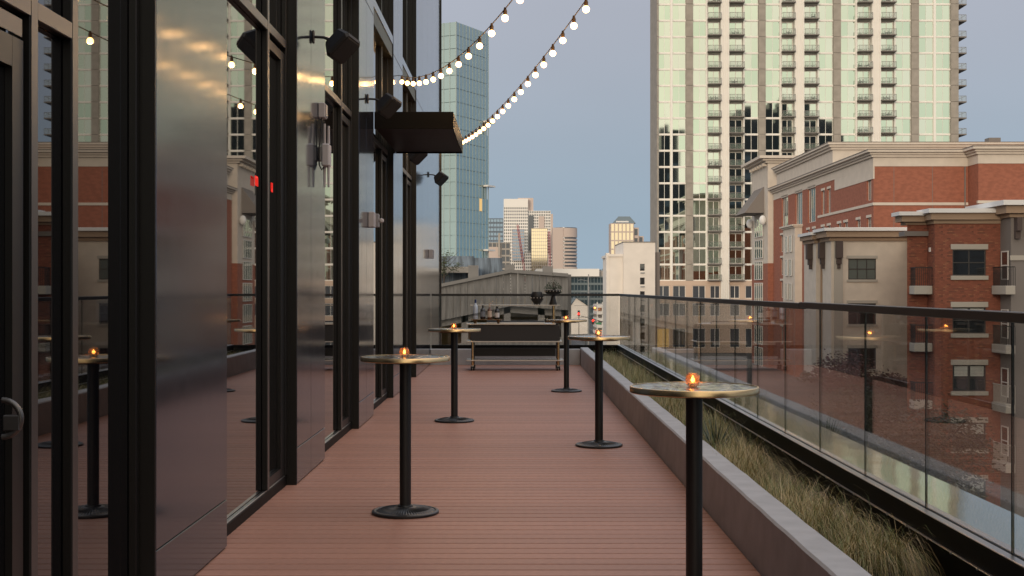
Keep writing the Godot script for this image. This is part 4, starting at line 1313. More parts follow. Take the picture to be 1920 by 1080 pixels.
func street():
	var road := bx(self, "road", M.asphalt, 3.8, 18.0, GROUND + 0.004, GROUND + 0.02, 60, 900)
	structure(road)
	var wk := bx(self, "sidewalk", M.pavement, 18.0, 24.0, GROUND + 0.004, GROUND + 0.14, 100, 330)
	structure(wk)
	var lot := bx(self, "plaza", M.pavement, 5.0, 40.0, GROUND + 0.024, GROUND + 0.03, 190, 232)
	structure(lot)
	for i in 14:
		var ml := bx(self, "lane_marking", M.marking, 10.8, 10.95, GROUND + 0.024, GROUND + 0.028, 70 + i * 12, 74 + i * 12)
		structure(ml)
	# traffic signals on a mast arm
	var z := 262.0
	var t := thing("traffic_signal", "black mast arm with two red traffic signals and a green street sign", "traffic light", Vector3(22.0, GROUND, -z))
	var m := MB.new()
	m.tube([Vector3(22, GROUND, -z), Vector3(22, -6.2, -z)], [0.16, 0.12], 8)
	m.tube([Vector3(22, -6.9, -z), Vector3(20.0, -5.9, -z), Vector3(17, -5.0, -z), Vector3(13.8, -4.2, -z)], [0.10, 0.09, 0.07, 0.05], 8)
	hang(t, "mast", m, M.iron)
	for q in [16.35, 18.85]:
		var hd := bx(t, "signal_head", M.iron, q - 0.25, q + 0.25, -5.95, -4.75, z - 0.4, z - 0.1, 0.03)
		var lp := MB.new()
		lp.lathe(Vector3(q, -5.13, -(z - 0.46)), [[0.0, -0.2], [0.14, -0.14], [0.2, 0.0], [0.14, 0.14], [0.0, 0.2]], 12)
		hang(hd, "red_lamp", lp, M.red_lamp)
		lamp_light(Vector3(q, -5.13, -(z - 0.46)), Color(1, 0.1, 0.05), 0.6)
	bx(t, "street_sign", M.sign_green, 16.95, 18.1, -5.95, -5.55, z - 0.2, z - 0.12)
	var t2 := thing("traffic_signal", "far traffic signal with red lamp on a short arm beside the utility pole", "traffic light", Vector3(13.8, GROUND, -300))
	bx(t2, "post", M.iron, 15.3, 15.45, GROUND, -4.0, 300, 300.15)
	var h2 := bx(t2, "signal_head", M.iron, 15.05, 15.6, -5.1, -3.7, 299.5, 299.9, 0.03)
	var lp2 := MB.new()
	lp2.lathe(Vector3(15.3, -4.5, -299.4), [[0.0, -0.22], [0.16, -0.15], [0.22, 0.0], [0.16, 0.15], [0.0, 0.22]], 12)
	hang(h2, "red_lamp", lp2, M.red_lamp)
	lamp_light(Vector3(15.3, -4.5, -299.4), Color(1, 0.1, 0.05), 0.6)
	for q in [["tall grey utility pole standing beside the white gabled shed", 15.6, 265.0, 4.6], ["slim grey street lamp pole with a curved arm behind the signals", 19.6, 330.0, 2.0]]:
		var p := thing("utility_pole", q[0], "pole", Vector3(q[1], GROUND, -q[2]), "poles along the street")
		var b := MB.new()
		b.tube([Vector3(q[1], GROUND, -q[2]), Vector3(q[1], q[3] - 6.0, -q[2]), Vector3(q[1] + 0.02, q[3], -q[2])], [0.2, 0.16, 0.1], 8)
		hang(p, "pole", b, M.galvanised)
		var a := MB.new()
		a.tube([Vector3(q[1], q[3] - 1.5, -q[2]), Vector3(q[1] - 1.4, q[3] - 1.2, -q[2]), Vector3(q[1] - 2.2, q[3] - 1.3, -q[2])], [0.06, 0.05, 0.05], 6)
		hang(p, "arm", a, M.galvanised)
	for i in 3:
		var c := MB.new()
		var pts := []
		var rs := []
		for j in 12:
			var f := j / 11.0
			pts.append(Vector3(lerpf(12.0, 24.0, f), -4.5 + i * 2.6 + lerpf(0, 2.2 - i, f) - sin(f * PI) * 0.3, -255.0 + i * 2.0)); rs.append(0.025)
		c.tube(pts, rs, 4)
		var cb := hang(self, "overhead_cable", c, M.iron)
		tag(cb, ["lowest overhead cable crossing the street by the signals", "middle overhead cable crossing the street above the signals", "highest overhead cable crossing the street in front of the glass building"][i], "cable", "overhead cables")
	# white shed with a gable, white car deck
	var sh := thing("white_shed", "small white gabled shed beyond the signals", "shed", Vector3(14, GROUND, -330))
	var s := MB.new()
	s.wall(Vector3(14.6, GROUND, -330), Vector3.RIGHT, Vector3.UP, FRONT, 5.0, 7.2, [], 0.1)
	s.tri_o(Vector3(14.6, GROUND + 7.2, -330), Vector3(19.6, GROUND + 7.2, -330), Vector3(16.2, GROUND + 9.5, -330), FRONT)
	s.box(14.6, 19.6, GROUND, GROUND + 7.2, -345, -330.2)
	hang(sh, "wall", s, M.white_stucco)
	var rf := MB.new()
	rf.quad_o(Vector3(16.2, GROUND + 9.6, -329.7), Vector3(20.0, GROUND + 7.1, -329.7), Vector3(20.0, GROUND + 7.1, -345), Vector3(16.2, GROUND + 9.6, -345), Vector3(1, 1, 0))
	rf.quad_o(Vector3(16.2, GROUND + 9.6, -329.7), Vector3(14.2, GROUND + 7.1, -329.7), Vector3(14.2, GROUND + 7.1, -345), Vector3(16.2, GROUND + 9.6, -345), Vector3(-1, 1, 0))
	hang(sh, "roof", rf, M.far_roof)
	var dk := thing("white_car_deck", "white open car deck with dark openings beside the white building", "car deck", Vector3(20, GROUND, -290))
	for k in 5:
		bx(dk, "floor_edge", M.far_white, 19.0, 24.0, GROUND + 1.4 + k * 1.55, GROUND + 2.1 + k * 1.55, 290, 304)
	for i in 5:
		bx(dk, "column", M.far_white, 19.0 + i * 1.2, 19.25 + i * 1.2, GROUND, GROUND + 8.9, 290.1, 290.4)
	bx(dk, "back_wall", M.concrete_cap, 19.1, 23.9, GROUND, GROUND + 8.4, 302, 303)
	# cars on the street
	car(Vector3(12.4, GROUND + 0.02, -190), "dark parked saloon car on the street with red tail lamps", M.car_paint, true)
	car(Vector3(15.2, GROUND + 0.02, -215), "white car waiting at the signals with red tail lamps", M.car_white, true)
	car(Vector3(7.6, GROUND + 0.02, -230), "dark oncoming car with amber headlamps on the street", M.car_paint, false)
	car(Vector3(9.0, GROUND + 0.02, -262), "white oncoming car with amber headlamps beyond the signals", M.car_white, false)
	for q in [["round street lamp with amber glow by the white shed", Vector3(19.2, -3.0, -300)], ["round street lamp with amber glow near the parking ramp end", Vector3(13.6, -8.0, -240)], ["round street lamp with amber glow beside the waiting cars", Vector3(17.0, -8.4, -250)]]:
		var p: Vector3 = q[1]
		var sl := thing("street_lamp", q[0], "street lamp", Vector3(p.x, GROUND, p.z), "street lamps with amber glow")
		bx(sl, "post", M.iron, p.x - 0.06, p.x + 0.06, GROUND, p.y - 0.2, -p.z - 0.06, -p.z + 0.06)
		var g := MB.new()
		g.lathe(p, [[0.0, -0.22], [0.16, -0.15], [0.22, 0.0], [0.16, 0.15], [0.0, 0.22]], 12)
		hang(sl, "lamp_globe", g, M.amber_lamp)
		lamp_light(p, Color(1, 0.6, 0.25), 1.5)

func lamp_light(p: Vector3, c: Color, e: float):
	var l := OmniLight3D.new()
	l.name = "lamp_light"
	l.light_color = c; l.light_energy = e; l.omni_range = 40.0; l.omni_attenuation = 2.0; l.shadow_enabled = true; l.light_size = 0.1
	add_child(l, true)
	l.position = p

func car(at: Vector3, label: String, paint: Material, away: bool):
	var t := thing("street_car", label, "car", at, "cars on the street")
	var b := MB.new()
	var prof := [Vector2(-2.2, 0.35), Vector2(-2.25, 0.75), Vector2(-1.9, 0.95), Vector2(-1.3, 1.42), Vector2(0.5, 1.46), Vector2(1.2, 0.98), Vector2(2.1, 0.85), Vector2(2.25, 0.55), Vector2(2.2, 0.3)]
	for i in prof.size():
		var p: Vector2 = prof[i]
		var q: Vector2 = prof[(i + 1) % prof.size()]
		b.quad_o(Vector3(-0.88, p.y, -p.x), Vector3(0.88, p.y, -p.x), Vector3(0.88, q.y, -q.x), Vector3(-0.88, q.y, -q.x), Vector3(0, (p.y + q.y) / 2.0 - 0.8, -(p.x + q.x) / 2.0))
	for s in [-0.88, 0.88]:
		for i in prof.size() - 1:
			b.tri_o(Vector3(s, 0.7, 0), Vector3(s, prof[i].y, -prof[i].x), Vector3(s, prof[i + 1].y, -prof[i + 1].x), Vector3(s, 0, 0))
	part(t, "body", b.mesh(), paint)
	var w := MB.new()
	w.quad_o(Vector3(-0.72, 1.0, 1.86), Vector3(0.72, 1.0, 1.86), Vector3(0.66, 1.38, 1.4), Vector3(-0.66, 1.38, 1.4), FRONT)
	part(t, "rear_window", w.mesh(), M.far_dark)
	for sx in [-0.86, 0.86]:
		for sz in [-1.35, 1.35]:
			var wl := MB.new()
			wl.tube([Vector3(sx - 0.1, 0.32, sz), Vector3(sx + 0.1, 0.32, sz)], [0.32, 0.32], 16)
			part(t, "wheel", wl.mesh(), M.rubber)
	for sx in [-0.62, 0.62]:
		part(t, "tail_lamp" if away else "headlamp", box_mesh(Vector3(0.36, 0.14, 0.08)), M.red_lamp if away else M.amber_lamp, Vector3(sx, 0.78, 2.24))

# ---------------------------------------------------------------- furniture on the deck
func make_table(at: Vector3, label: String) -> Node3D:
	var t := thing("cocktail_table", label, "table", at, "cocktail tables on the deck")
	var top := MB.new()
	top.lathe(Vector3.ZERO, [[0.0, 1.054], [0.304, 1.054], [0.310, 1.058], [0.310, 1.083], [0.307, 1.086], [0.300, 1.086], [0.300, 1.083]], 96)
	part(t, "brass_rim", top.mesh(), M.brass)
	var ms := MB.new()
	ms.lathe(Vector3.ZERO, [[0.2998, 1.0835], [0.0, 1.0845]], 64)
	part(t, "mosaic_top", ms.mesh(), M.mosaic)
	var u := MB.new()
	u.lathe(Vector3.ZERO, [[0.0, 1.042], [0.19, 1.042], [0.19, 1.0535]], 40)
	part(t, "support_plate", u.mesh(), M.black_metal)
	var p := MB.new()
	p.lathe(Vector3.ZERO, [[0.040, 0.045], [0.040, 1.045]], 36)
	part(t, "pole", p.mesh(), M.black_metal)
	var b := MB.new()
	b.lathe(Vector3.ZERO, [[0.225, 0.0], [0.233, 0.004], [0.233, 0.016], [0.226, 0.022], [0.208, 0.023], [0.204, 0.020], [0.195, 0.022]], 72)
	b.lathe(Vector3.ZERO, [[0.195, 0.022], [0.17, 0.028], [0.12, 0.037], [0.075, 0.045]], 120, 60, 0.08, 0.19, 0.005)
	b.lathe(Vector3.ZERO, [[0.075, 0.045], [0.055, 0.049], [0.052, 0.058], [0.040, 0.060]], 48)
	part(t, "base", b.mesh(), M.black_metal)
	return t

func candle(at: Vector3, label: String):
	var t := thing("candle_holder", label, "candle", at, "votive candles on the tables")
	var b := MB.new()
	b.lathe(Vector3.ZERO, [[0.0, 0.0015], [0.019, 0.001], [0.028, 0.008], [0.0335, 0.024], [0.034, 0.036], [0.031, 0.050], [0.026, 0.060], [0.0245, 0.064], [0.0235, 0.063]], 28)
	part(t, "glass_globe", b.mesh(), M.copper_glass)
	# flecks of gold leaf on the glass
	var r := RandomNumberGenerator.new()
	r.seed = int(at.z * 1000.0)
	var fl := MB.new()
	for i in 170:
		var y := r.randf_range(0.004, 0.060)
		var rad := 0.0342 * sqrt(maxf(0.05, 1.0 - pow((y - 0.032) / 0.038, 2.0))) + 0.0008
		var a := r.randf() * TAU
		var o := Vector3(cos(a), 0, sin(a))
		var s := Vector3(-sin(a), 0, cos(a)) * r.randf_range(0.0012, 0.0032)
		var u := Vector3.UP * r.randf_range(0.0012, 0.003)
		var p := o * rad + Vector3.UP * y
		fl.quad_o(p - s, p - u, p + s, p + u, o)
	part(t, "gold_flecks", fl.mesh(), M.gold_fleck)
	var w := MB.new()
	w.lathe(Vector3(0, 0.003, 0), [[0.018, 0.0], [0.018, 0.016], [0.0, 0.017]], 16)
	part(t, "wax", w.mesh(), M.wax)
	var f := MB.new()
	f.lathe(Vector3(0, 0.021, 0), [[0.0, 0.0], [0.008, 0.006], [0.010, 0.012], [0.006, 0.022], [0.0, 0.034]], 10)
	part(t, "flame", f.mesh(), M.flame)
	var l := OmniLight3D.new()
	l.name = "candle_light"
	l.light_color = Color(1.0, 0.6, 0.25); l.light_energy = 0.012; l.light_size = 0.006; l.omni_range = 12.0; l.omni_attenuation = 2.0; l.shadow_enabled = true
	add_child(l, true)
	l.position = at + Vector3(0, 0.034, 0)

func furniture():
	var tables := [
		[-0.758, 8.69, "black pedestal cocktail table with brass rim close to the third dark panel", "copper votive candle on the table near the window wall panels"],
		[-0.707, 14.7, "black pedestal cocktail table with brass rim in front of the bar cart's left end", "copper votive candle on the table before the cart's bottle tray"],
		[0.783, 18.96, "black pedestal cocktail table with brass rim nearest the bar cart's right end", "copper votive candle on the table beside the cart"],
		[0.834, 12.4, "black pedestal cocktail table with brass rim midway along the planter curb", "copper votive candle on the table midway along the planter"],
		[0.866, 6.05, "black pedestal cocktail table with brass rim beside the spiky plant and feather grass", "copper votive candle on the table by the spiky plant"]]
	for q in tables:
		make_table(Vector3(q[0], 0.0, -q[1]), q[2])
		candle(Vector3(q[0] - (0.006 if q[1] > 7 else 0.008), 1.0836, -q[1] + 0.01), q[3])
	bar_cart()

func bottle(called: String, label: String, at: Vector3, prof: Array, glass: Material, cap: Material, cap_y: Array, lab: Material, lab_y: Array, lab_r: float):
	var t := thing(called, label, "bottle", at, "bottles on the cart tray")
	var b := MB.new()
	b.lathe(Vector3.ZERO, prof, 24)
	part(t, "glass", b.mesh(), glass)
	var c := MB.new()
	c.lathe(Vector3.ZERO, [[0.0, cap_y[0]], [cap_y[2], cap_y[0]], [cap_y[2], cap_y[1]], [0.0, cap_y[1] + 0.001]], 16)
	part(t, "cap", c.mesh(), cap)
	var l := MB.new()
	# label: a sleeve round the front half
	for i in 12:
		var a0 := PI * 0.12 + PI * 0.76 * i / 12.0
		var a1 := PI * 0.12 + PI * 0.76 * (i + 1) / 12.0
		var n0 := Vector3(cos(a0), 0, sin(a0))
		var n1 := Vector3(cos(a1), 0, sin(a1))
		l.quad_n(n1 * lab_r + Vector3.UP * lab_y[0], n0 * lab_r + Vector3.UP * lab_y[0], n0 * lab_r + Vector3.UP * lab_y[1], n1 * lab_r + Vector3.UP * lab_y[1], n1, n0, n0, n1)
	part(t, "label", l.mesh(), lab)

func bar_cart():
	var d0 := 23.75
	var t := thing("bar_cart", "long brass and black bar cart on casters at the deck end", "bar cart", Vector3(0, 0, -d0 - 0.35))
	var x := 0.86
	bx(t, "counter_top", M.cart_shelf, -0.92, 0.78, 0.868, 0.892, d0, d0 + 0.68, 0.004)
	bx(t, "front_apron", M.leather, -0.84, 0.86, 0.565, 0.86, d0 + 0.03, d0 + 0.045, 0.003)
	bx(t, "back_apron", M.leather, -0.84, 0.86, 0.565, 0.86, d0 + 0.64, d0 + 0.655, 0.003)
	bx(t, "middle_shelf", M.cart_shelf, -0.92, 0.90, 0.538, 0.560, d0, d0 + 0.68, 0.004)
	bx(t, "bottom_shelf", M.cart_shelf, -0.92, 0.93, 0.180, 0.202, d0 - 0.02, d0 + 0.70, 0.004)
	bx(t, "back_panel", M.leather, -0.80, 0.80, 0.24, 0.40, d0 + 0.66, d0 + 0.675, 0.003)
	for sx in [-0.80, 0.83]:
		for dz in [0.08, 0.60]:
			var l := MB.new()
			l.lathe(Vector3.ZERO, [[0.026, 0.095], [0.026, 0.865]], 20)
			part(t, "leg", l.mesh(), M.brass if dz < 0.3 else M.black_metal, Vector3(sx, 0, -d0 - dz) - t.position)
			var c := Node3D.new()
			c.name = "caster"
			t.add_child(c, true)
			c.position = Vector3(sx, 0, -d0 - dz) - t.position
			var w := MB.new()
			w.tube([Vector3(-0.035, 0.042, 0.02), Vector3(-0.008, 0.042, 0.02)], [0.042, 0.042], 18)
			w.tube([Vector3(0.008, 0.042, 0.02), Vector3(0.035, 0.042, 0.02)], [0.042, 0.042], 18)
			part(c, "wheel", w.mesh(), M.rubber)
			var f := MB.new()
			f.cbox(Vector3(0, 0.085, 0.005), Vector3(0.03, 0.012, 0.03), 0.004)
			f.tube([Vector3(-0.04, 0.042, 0.02), Vector3(0.04, 0.042, 0.02)], [0.008, 0.008], 8)
			part(c, "fork", f.mesh(), M.steel)
	# raised back shelf on brass posts
	bx(t, "raised_shelf", M.cart_shelf, -0.86, 0.88, 1.225, 1.243, d0 + 0.42, d0 + 0.66, 0.004)
	for sx in [-0.76, 0.755]:
		var p := MB.new()
		p.lathe(Vector3.ZERO, [[0.030, 0.893], [0.030, 1.224]], 20)
		part(t, "shelf_post", p.mesh(), M.brass, Vector3(sx, 0, -d0 - 0.54) - t.position)
	# sunk ice tray
	bx(t, "ice_tray", M.leather, -0.54, 0.56, 0.8925, 0.935, d0 + 0.16, d0 + 0.42, 0.004)
	bx(t, "tray_edge", M.steel, -0.55, 0.57, 0.8925, 0.912, d0 + 0.145, d0 + 0.159, 0.002)
	# serving tray with feet
	var s := thing("serving_tray", "small dark footed serving tray holding four bottles on the cart", "tray", Vector3(-0.55, 0.893, -d0 - 0.10))
	bx(s, "tray_board", M.socket, -0.835, -0.235, 0.957, 0.972, d0 + 0.0, d0 + 0.14, 0.004)
	for sx in [-0.75, -0.31]:
		var f := MB.new()
		f.lathe(Vector3.ZERO, [[0.016, 0.0], [0.022, 0.02], [0.042, 0.06], [0.042, 0.0635]], 14)
		part(s, "foot", f.mesh(), M.socket, Vector3(sx, 0.893, -d0 - 0.07) - s.position)
	var y := 0.973
	var z := -d0 - 0.07
	bottle("spirit_bottle", "tall frosted clear bottle with a blue cap on the serving tray", Vector3(-0.745, y, z), [[0.0, 0.0], [0.042, 0.0], [0.045, 0.006], [0.045, 0.22], [0.038, 0.26], [0.018, 0.285], [0.016, 0.33], [0.016, 0.36]], M.clear_bottle, M.cap_blue, [0.31, 0.375, 0.018], M.label_grey, [0.07, 0.115], 0.0455)
	bottle("spirit_bottle", "dark bottle with a grey label on the serving tray", Vector3(-0.605, y, z), [[0.0, 0.0], [0.046, 0.0], [0.05, 0.006], [0.05, 0.16], [0.042, 0.19], [0.018, 0.21], [0.016, 0.24], [0.016, 0.255]], M.dark_bottle, M.rubber, [0.235, 0.265, 0.018], M.label_grey, [0.05, 0.15], 0.0505)
	bottle("spirit_bottle", "amber bottle with a cream label on the serving tray", Vector3(-0.475, y, z), [[0.0, 0.0], [0.04, 0.0], [0.043, 0.006], [0.043, 0.165], [0.036, 0.19], [0.016, 0.21], [0.014, 0.26], [0.014, 0.28]], M.amber_bottle, M.label_cream, [0.23, 0.295, 0.0155], M.label_cream, [0.04, 0.16], 0.0435)
	bottle("spirit_bottle", "squat dark bottle with a white label on the serving tray", Vector3(-0.335, y, z), [[0.0, 0.0], [0.045, 0.0], [0.048, 0.006], [0.048, 0.15], [0.04, 0.175], [0.02, 0.19], [0.017, 0.21], [0.017, 0.225]], M.dark_bottle, M.rubber, [0.205, 0.24, 0.02], M.label_white, [0.035, 0.125], 0.0485)
	# vases on the raised shelf
	var zz := -d0 - 0.54
	var v := thing("round_vase", "round black clay vase with a ring of brass studs on the raised shelf", "vase", Vector3(0.435, 1.2435, zz))
	var b := MB.new()
	b.lathe(Vector3.ZERO, [[0.0, 0.02], [0.05, 0.018], [0.075, 0.035], [0.112, 0.09], [0.124, 0.14], [0.118, 0.19], [0.098, 0.235], [0.086, 0.25], [0.080, 0.248], [0.07, 0.20], [0.0, 0.19]], 36)
	part(v, "body", b.mesh(), M.clay)
	var fo := MB.new()
	for i in 3: fo.lathe(Vector3(0.05 * cos(TAU * i / 3.0 + 0.5), 0, 0.05 * sin(TAU * i / 3.0 + 0.5)), [[0.0, 0.0], [0.014, 0.0], [0.018, 0.022], [0.0, 0.028]], 10)
	part(v, "feet", fo.mesh(), M.clay)
	for i in 12:
		var a := TAU * i / 12.0
		part(v, "stud", stud_mesh(), M.stud, Vector3(0.126 * cos(a), 0.132, 0.126 * sin(a)))
	var q := thing("pedestal_bowl", "black pedestal bowl with brass studs planted with trailing greenery", "planter bowl", Vector3(0.745, 1.2435, zz))
	var c := MB.new()
	c.lathe(Vector3.ZERO, [[0.0, 0.0], [0.076, 0.0], [0.078, 0.01], [0.045, 0.12], [0.036, 0.165], [0.06, 0.18], [0.12, 0.205], [0.158, 0.245], [0.165, 0.275], [0.155, 0.285], [0.145, 0.265], [0.0, 0.255]], 40)
	part(q, "bowl", c.mesh(), M.clay)
	for i in 16:
		var a := TAU * i / 16.0
		part(q, "stud", stud_mesh(), M.stud, Vector3(0.165 * cos(a), 0.262, 0.165 * sin(a)))
	var r := RandomNumberGenerator.new()
	r.seed = 12
	var g := MB.new()
	for i in 620:
		var a := r.randf() * TAU
		var rr := sqrt(r.randf()) * 0.18
		var up := 0.30 + r.randf() * 0.20 * (1.2 - rr / 0.18) + (0.10 if rr < 0.06 and r.randf() < 0.3 else 0.0) - (0.07 if rr > 0.15 and r.randf() < 0.4 else 0.0)
		var p := Vector3(cos(a) * rr, up, sin(a) * rr)
		var nrm := Vector3(r.randfn(), r.randfn() + 0.6, r.randfn()).normalized()
		var u := nrm.cross(Vector3(0.2, 0.3, 1)).normalized()
		var w := nrm.cross(u)
		var sz := r.randf_range(0.007, 0.015)
		g.tint = Color(0.035, 0.06, 0.025) * r.randf_range(0.5, 2.0)
		g.quad(p - u * sz, p - w * sz * 0.5, p + u * sz, p + w * sz * 0.5)
	part(q, "foliage", g.mesh(), M.leaf)
	var st := MB.new()
	for i in 22:
		var a := r.randf() * TAU
		var e := Vector3(cos(a) * r.randf() * 0.15, 0.33 + r.randf() * 0.13, sin(a) * r.randf() * 0.15)
		st.tube([Vector3(e.x * 0.3, 0.255, e.z * 0.3), e], [0.003, 0.0015], 4)
	part(q, "stems", st.mesh(), M.bark)

var stud_cached: ArrayMesh = null
func stud_mesh() -> ArrayMesh:
	if stud_cached == null:
		var b := MB.new()
		var prof := []
		for k in 7: prof.append([0.011 * cos(PI * k / 6.0 - PI / 2), 0.011 * sin(PI * k / 6.0 - PI / 2)])
		b.lathe(Vector3.ZERO, prof, 10)
		stud_cached = b.mesh()
	return stud_cached

# ---------------------------------------------------------------- fittings on the hotel wall
func wall_fittings():
	var names := ["second", "third", "fourth", "last"]
	var spots := [[10.67, 3.70], [14.62, 3.77], [19.0, 3.66], [25.0, 3.83]]
	var labels := ["black wall loudspeaker on a ball bracket above the grey wireless access point", "black wall loudspeaker just in front of the entrance canopy", "black wall loudspeaker hanging behind and below the canopy", "black wall loudspeaker at the far end of the hotel facade"]
	for i in 4:
		var d: float = spots[i][0]
		var y: float = spots[i][1]
		var t := thing("wall_speaker", labels[i], "loudspeaker", Vector3(FACE, y, -d), "loudspeakers on the facade")
		var br := MB.new()
		br.lathe(Vector3.ZERO, [[0.0, -0.06], [0.03, -0.05], [0.034, 0.0], [0.03, 0.05], [0.0, 0.06]], 14)
		part(t, "wall_plate", br.mesh(), M.speaker, Vector3(0.012, 0, 0), Basis.from_scale(Vector3(0.35, 1, 1)))
		var arm := MB.new()
		arm.tube([Vector3(0.012, 0, 0), Vector3(0.10, -0.005, 0.0), Vector3(0.16, -0.03, 0.01)], [0.012, 0.012, 0.016], 10)
		part(t, "bracket_arm", arm.mesh(), M.speaker)
		# cabinet: a tapered box, wide grille in front, turned down towards the deck
		var cb := MB.new()
		var fw := Vector2(0.115, 0.145)
		var bw := Vector2(0.075, 0.105)
		var dz := [-0.10, 0.055, 0.085]
		var ring := []
		for k in 3:
			var w: Vector2 = [bw, fw, fw * 0.9][k]
			var rr := []
			var c := 0.025
			for q in [[-w.x + c, -w.y], [w.x - c, -w.y], [w.x, -w.y + c], [w.x, w.y - c], [w.x - c, w.y], [-w.x + c, w.y], [-w.x, w.y - c], [-w.x, -w.y + c]]:
				rr.append(Vector3(q[0], q[1], dz[k]))
			ring.append(rr)
		for k in 2:
			for s in 8:
				var a: Vector3 = ring[k][s]
				var b: Vector3 = ring[k][(s + 1) % 8]
				cb.quad_o(a, b, ring[k + 1][(s + 1) % 8], ring[k + 1][s], Vector3((a.x + b.x) / 2, (a.y + b.y) / 2, 0.02 * k))
		for k in [0, 2]:
			for s in 8: cb.tri_o(Vector3(0, 0, dz[k]), ring[k][s], ring[k][(s + 1) % 8], Vector3(0, 0, -1 if k == 0 else 1))
		var turn := Basis(Vector3(0, 0, 1), -0.55) * Basis.from_euler(Vector3(0.3, 0.95, 0.0)) * Basis.from_scale(Vector3.ONE * 0.92)
		var cab := part(t, "cabinet", cb.mesh(), M.speaker, Vector3(0.25, -0.075, 0.02), turn)
		var gr := MB.new()
		gr.cbox(Vector3(0, 0, 0.086), Vector3(0.085, 0.115, 0.004), 0.003)
		part(cab, "grille", gr.mesh(), M.black_metal)
	# wireless access point with four antennas
	var y0 := 2.74
	var a := thing("access_point", "grey wireless access point with four stub antennas on the panel", "access point", Vector3(FACE, y0, -11.05))
	bx(a, "body", M.device, FACE + 0.03, FACE + 0.10, y0 - 0.11, y0 + 0.09, 10.98, 11.12, 0.012)
	bx(a, "mount", M.device_dark, FACE + 0.001, FACE + 0.03, y0 - 0.06, y0 + 0.06, 11.0, 11.10, 0.003)
	for q in [[0.05, 0.09, 0.27], [0.085, 0.09, 0.25], [0.05, -0.11, -0.29], [0.085, -0.11, -0.29]]:
		var b := MB.new()
		b.tube([Vector3(q[0], q[1], 0), Vector3(q[0], q[2], 0)], [0.013, 0.010], 10)
		part(a, "antenna", b.mesh(), M.device)
	var cb2 := MB.new()
	cb2.tube([Vector3(0.03, 0.33, 0.03), Vector3(0.02, 0.20, 0.03), Vector3(0.012, 0.05, 0.06), Vector3(0.012, -0.10, 0.06), Vector3(0.03, -0.14, 0.04), Vector3(0.045, -0.115, 0.02)], [0.006, 0.006, 0.006, 0.006, 0.006, 0.006], 8)
	part(a, "cable", cb2.mesh(), M.rubber)
	var j := thing("junction_box", "small grey junction box on the panel above the access point", "junction box", Vector3(FACE, 3.1, -11.1))
	bx(j, "body", M.device, FACE + 0.001, FACE + 0.06, 3.06, 3.19, 11.0, 11.14, 0.006)
	bx(j, "lid", M.device_dark, FACE + 0.06, FACE + 0.066, 3.07, 3.18, 11.01, 11.13, 0.002)
	var k := thing("junction_box", "pale grey twin box with a round knob on the panel before the entrance", "junction box", Vector3(FACE, 2.37, -14.9))
	bx(k, "body", M.device, FACE + 0.001, FACE + 0.07, 2.28, 2.46, 14.75, 14.95, 0.006)
	bx(k, "side_box", M.device_dark, FACE + 0.001, FACE + 0.10, 2.29, 2.45, 14.96, 15.1, 0.006)
	var kb := MB.new()
	kb.lathe(Vector3.ZERO, [[0.0, -0.03], [0.026, -0.02], [0.034, 0.0], [0.026, 0.02], [0.0, 0.03]], 14)
	part(k, "knob", kb.mesh(), M.device, Vector3(0.13, 0.0, -0.1))
	var n := thing("junction_box", "small pale box on the far end panel beneath the last loudspeaker", "junction box", Vector3(FACE, 2.25, -25.2))
	bx(n, "body", M.device, FACE + 0.001, FACE + 0.09, 2.16, 2.34, 25.1, 25.35, 0.006)
	bx(n, "lid", M.device_dark, FACE + 0.09, FACE + 0.096, 2.17, 2.33, 25.12, 25.33, 0.002)

# red neon letters hung in the window bay
func neon_sign():
	var t := thing("neon_sign", "small red neon letters hung in the tall window bay", "sign", Vector3(-1.825, 2.3, -9.0))
	for q in [["m", 8.86, 0.13], ["u", 9.42, 0.13]]:
		var tm := TextMesh.new()
		tm.text = q[0]; tm.font_size = 48; tm.pixel_size = 0.0026; tm.depth = 0.004
		part(t, "letter", tm, M.red_letter, Vector3(-1.826, 2.33, -q[1]) - t.position, Basis(Vector3(0, 0, -1), Vector3.UP, Vector3.RIGHT))

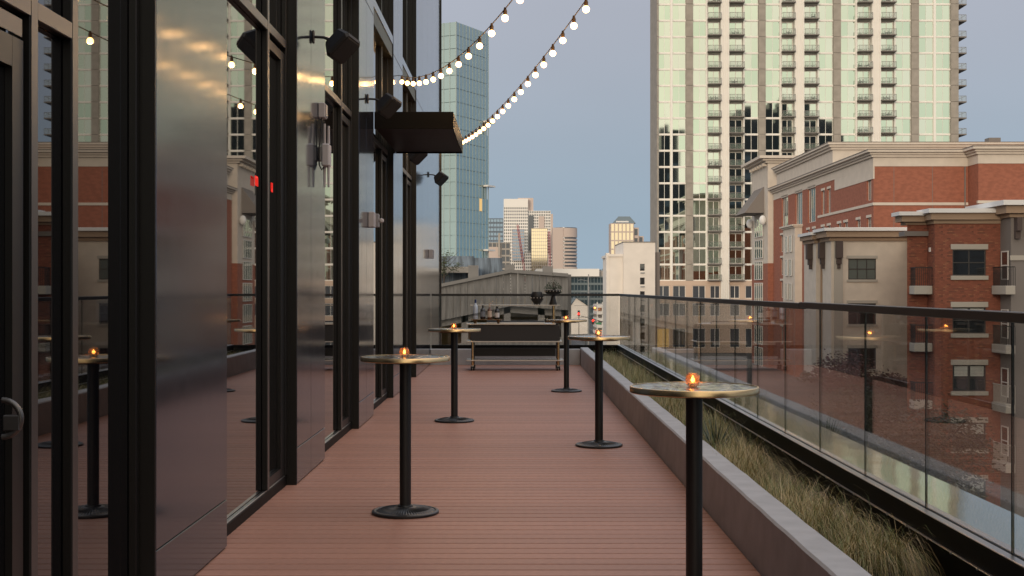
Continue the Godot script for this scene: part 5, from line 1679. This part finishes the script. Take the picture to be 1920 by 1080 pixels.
# ---------------------------------------------------------------- string lights
func string_lights():
	var p := thing("light_pole", "tall black pole beside the railing carrying the light strings", "pole", Vector3(2.02, 0, -0.9))
	var b := MB.new()
	b.lathe(Vector3.ZERO, [[0.09, 0.13], [0.09, 0.15], [0.035, 0.16], [0.03, 6.3], [0.0, 6.31]], 16)
	part(p, "pole", b.mesh(), M.black_metal)
	# both run from the pole to the hotel wall: x is straight, y hangs
	var runs := [["string of warm globe bulbs ending on the wall above the canopy", 0.9, 18.75, func(d): return Vector3(2.356 - 0.218 * d, 4.04 + 0.0165 * pow(d - 12.2, 2.0), -d)],
		["string of warm globe bulbs passing beyond the canopy corner", 0.9, 28.8, func(d): return Vector3(2.088 - 0.132 * d, 4.03 + 0.0046 * pow(d - 15.0, 2.0), -d)]]
	for q in runs:
		var t := thing("light_string", q[0], "string lights", q[3].call(q[2]), "string lights over the deck")
		var cable := MB.new()
		var pts := []
		var rs := []
		for i in 70:
			pts.append(q[3].call(lerpf(q[1], q[2], i / 69.0)) as Vector3); rs.append(0.0055)
		cable.tube(pts, rs, 6)
		hang(t, "cable", cable, M.wire)
		var d: float = q[2] - 0.35
		while d > 1.5:
			var at: Vector3 = q[3].call(d)
			var so := MB.new()
			so.lathe(Vector3.ZERO, [[0.0, -0.055], [0.017, -0.055], [0.019, -0.02], [0.013, -0.005], [0.010, 0.012], [0.0, 0.013]], 12)
			var s := part(t, "socket", so.mesh(), M.socket, at - t.position)
			var bu := MB.new()
			var prof := []
			for k in 11: prof.append([0.031 * cos(PI * k / 10.0 - PI / 2), -0.084 + 0.031 * sin(PI * k / 10.0 - PI / 2)])
			bu.lathe(Vector3.ZERO, prof, 18)
			part(s, "bulb", bu.mesh(), M.bulb)
			var l := OmniLight3D.new()
			l.name = "bulb_light"
			l.light_color = Color(1.0, 0.8, 0.55); l.light_energy = 0.06; l.light_size = 0.03; l.omni_range = 30.0; l.omni_attenuation = 2.0; l.shadow_enabled = true
			add_child(l, true)
			l.position = at + Vector3(0, -0.088, 0)
			d -= 0.6
